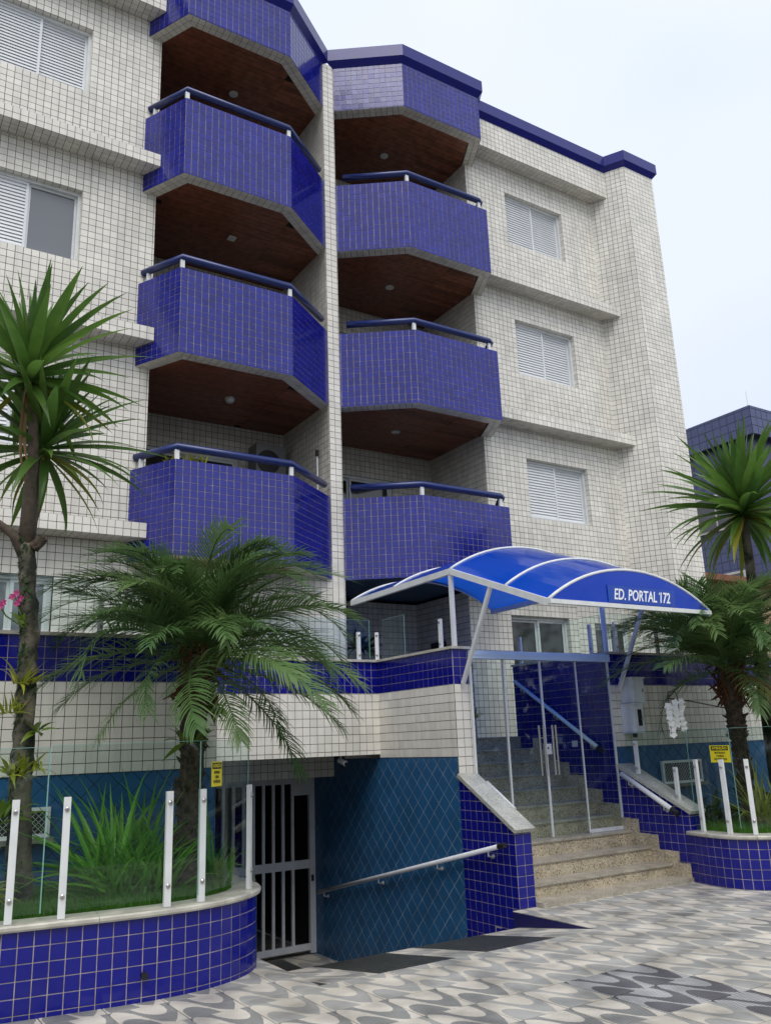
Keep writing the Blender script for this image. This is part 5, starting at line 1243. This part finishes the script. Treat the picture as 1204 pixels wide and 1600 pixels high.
clump('potted_plant', (7.47, 9.55, 1.95), 22, 0.22, 'small yellowish plant behind the glass doors', 'plant', 64, 0.05, BR, 0.1, 1.4)
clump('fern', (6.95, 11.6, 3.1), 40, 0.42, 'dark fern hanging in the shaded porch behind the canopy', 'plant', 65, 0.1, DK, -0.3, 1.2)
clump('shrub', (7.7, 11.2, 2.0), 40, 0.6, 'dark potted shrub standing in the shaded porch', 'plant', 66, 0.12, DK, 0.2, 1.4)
for i, (x, z, h) in enumerate(((3.40, 5.33, 0.24), (3.55, 5.34, 0.26), (3.68, 5.36, 0.27), (3.86, 5.36, 0.34))):
    t = clump('potted_plant', (x, 10.45, z - 0.07), 10, h, ('small yellowish potted plant on the lowest left balcony, nearest its outer end', 'small yellowish potted plant on the lowest left balcony, second from its outer end', 'small potted plant by the first rail post of the lowest left balcony', 'tallest potted plant on the lowest left balcony, with yellow leaves')[i], 'plant', 70 + i, 0.03, BR, 0.2, 1.5)
    q = MB(); q.tube([(x, 10.45, z - 0.25), (x, 10.45, z - 0.08)], [0.05, 0.07], 10); q.build('pot', 'pot', t)
# orchids: white flowers hung in a double string, pink flowers by the terrace
def blooms(name, pts, r, mat_, label):
    t = root(name, pts[0], label, 'flowers'); rg = random.Random(len(pts))
    for p in pts:
        q = MB(); ax = rg.uniform(0, 1); nrm_ = V((-0.6, -0.75, 0.15)).normalized(); a_ = nrm_.cross(V((0, 0, 1))).normalized(); b_ = nrm_.cross(a_)
        for k in range(5):
            an = ax + k * 1.2566; d = a_ * math.cos(an) + b_ * math.sin(an); s = nrm_.cross(d); P = V(p)
            q.poly([P, P + d * r * 0.55 + s * r * 0.42 + nrm_ * r * 0.2, P + d * r + nrm_ * r * 0.08, P + d * r * 0.55 - s * r * 0.42 + nrm_ * r * 0.2])
        q.build('blossom', mat_, t)
    return t
rg = random.Random(2)
w_ = [(8.63 + rg.uniform(-0.02, 0.02), 7.02, 1.99 - 0.062 * i) for i in range(6)] + [(8.56 + rg.uniform(-0.02, 0.02), 7.04, 1.98 - 0.062 * i) for i in range(5)] + [(8.46 + rg.uniform(-0.02, 0.02), 7.05, 1.94 - 0.065 * i) for i in range(6)]
orc = blooms('orchid', w_, 0.052, 'white_petal', 'hanging white orchid blossoms in front of the meter box wall')
q = MB(); q.tube([(8.75, 7.3, 2.05), (8.66, 7.1, 2.12), (8.60, 7.02, 2.02), (8.60, 7.03, 1.66)], 0.005, 6); q.tube([(8.75, 7.3, 2.05), (8.6, 7.15, 2.12), (8.47, 7.06, 1.98), (8.46, 7.06, 1.62)], 0.005, 6); q.tube([(9.5, 7.0, 1.9), (9.1, 7.2, 2.0), (8.75, 7.3, 2.05)], 0.008, 6); q.build('stem', 'bark_thin', orc)
pk = blooms('orchid', [(1.14, 7.18, 2.88), (1.17, 7.17, 2.84), (1.11, 7.18, 2.85), (1.15, 7.17, 2.80), (1.05, 7.18, 2.80), (1.03, 7.17, 2.77)], 0.032, 'pink_petal', 'magenta orchid blossoms beside the mossy trunk at terrace level')
q = MB(); q.tube([(1.24, 7.22, 2.62), (1.18, 7.18, 2.72), (1.13, 7.19, 2.86)], 0.006, 6); q.tube([(1.22, 7.22, 2.62), (1.08, 7.2, 2.70), (1.02, 7.18, 2.78)], 0.006, 6); q.build('stem', 'broad', pk)
# lawns
def lawn(curve, nrm, z, n, seed, xmin, xmax, name='lawn'):
    rg = random.Random(seed); vv, ff = [], []; ins = [c - k * 0.2 for c, k in zip(curve, nrm)]
    def front_y(x):
        best = 99
        for a, b_ in zip(ins, ins[1:]):
            lo, hi = sorted((a.x, b_.x))
            if lo <= x <= hi and hi > lo: best = min(best, a.y + (b_.y - a.y) * (x - a.x) / (b_.x - a.x))
        return best
    while len(vv) < n * 3:
        x = rg.uniform(xmin, xmax); y = rg.uniform(5.8, YT); fy = front_y(x)
        if y < fy or y > YT - 0.02: continue
        h = rg.uniform(0.05, 0.12); a = rg.uniform(0, 6.28); wd = rg.uniform(0.003, 0.006); k = len(vv); lean = rg.uniform(0, 0.05); b2 = rg.uniform(0, 6.28)
        vv += [(x - math.cos(a) * wd, y - math.sin(a) * wd, z), (x + math.cos(a) * wd, y + math.sin(a) * wd, z), (x + math.cos(b2) * lean, y + math.sin(b2) * lean, z + h)]; ff.append((k, k + 1, k + 2))
    me = bpy.data.meshes.new(name); me.from_pydata(vv, [], ff); me.update(); me.materials.append(M['grass']); o = link(name, me); o['kind'] = 'stuff'
    return o
c_, n_, z_ = CURB['curved blue tiled planter at the garage ramp, with a beige stone cap']; lawn(c_, n_, z_ + 0.005, 42000, 5, -0.3, 3.0)
c_, n_, z_ = CURB['curved blue tiled planter at the foot of the steps, holding the orchid']; lawn(c_, n_, z_ + 0.005, 26000, 6, 8.5, 11.5)

# ------------------------------------------------------------------ repeats share a group
GROUPS = {'glass_fence': 'glass fences on the planters', 'terrace_railing': 'glass railings of the terraces', 'stair_parapet': 'parapets beside the stair', 'planter': 'curved planters along the pavement',
          'handrail': 'handrails', 'warning_sign': 'yellow warning signs', 'meter_box': 'meter boxes on the terrace wall', 'security_camera': 'security cameras', 'dracaena_tree': 'sword-leaved trees',
          'feather_palm': 'feather palms', 'iris_plant': 'strap-leaved clumps', 'epiphyte': 'epiphytes on the trunks', 'shrub': 'shrubs', 'potted_plant': 'potted plants', 'orchid': 'orchids'}
for o in list(COL.objects):
    if o.parent is None:
        k = o.name.split('.')[0]
        if k in GROUPS and o.get('category'): o['group'] = GROUPS[k]
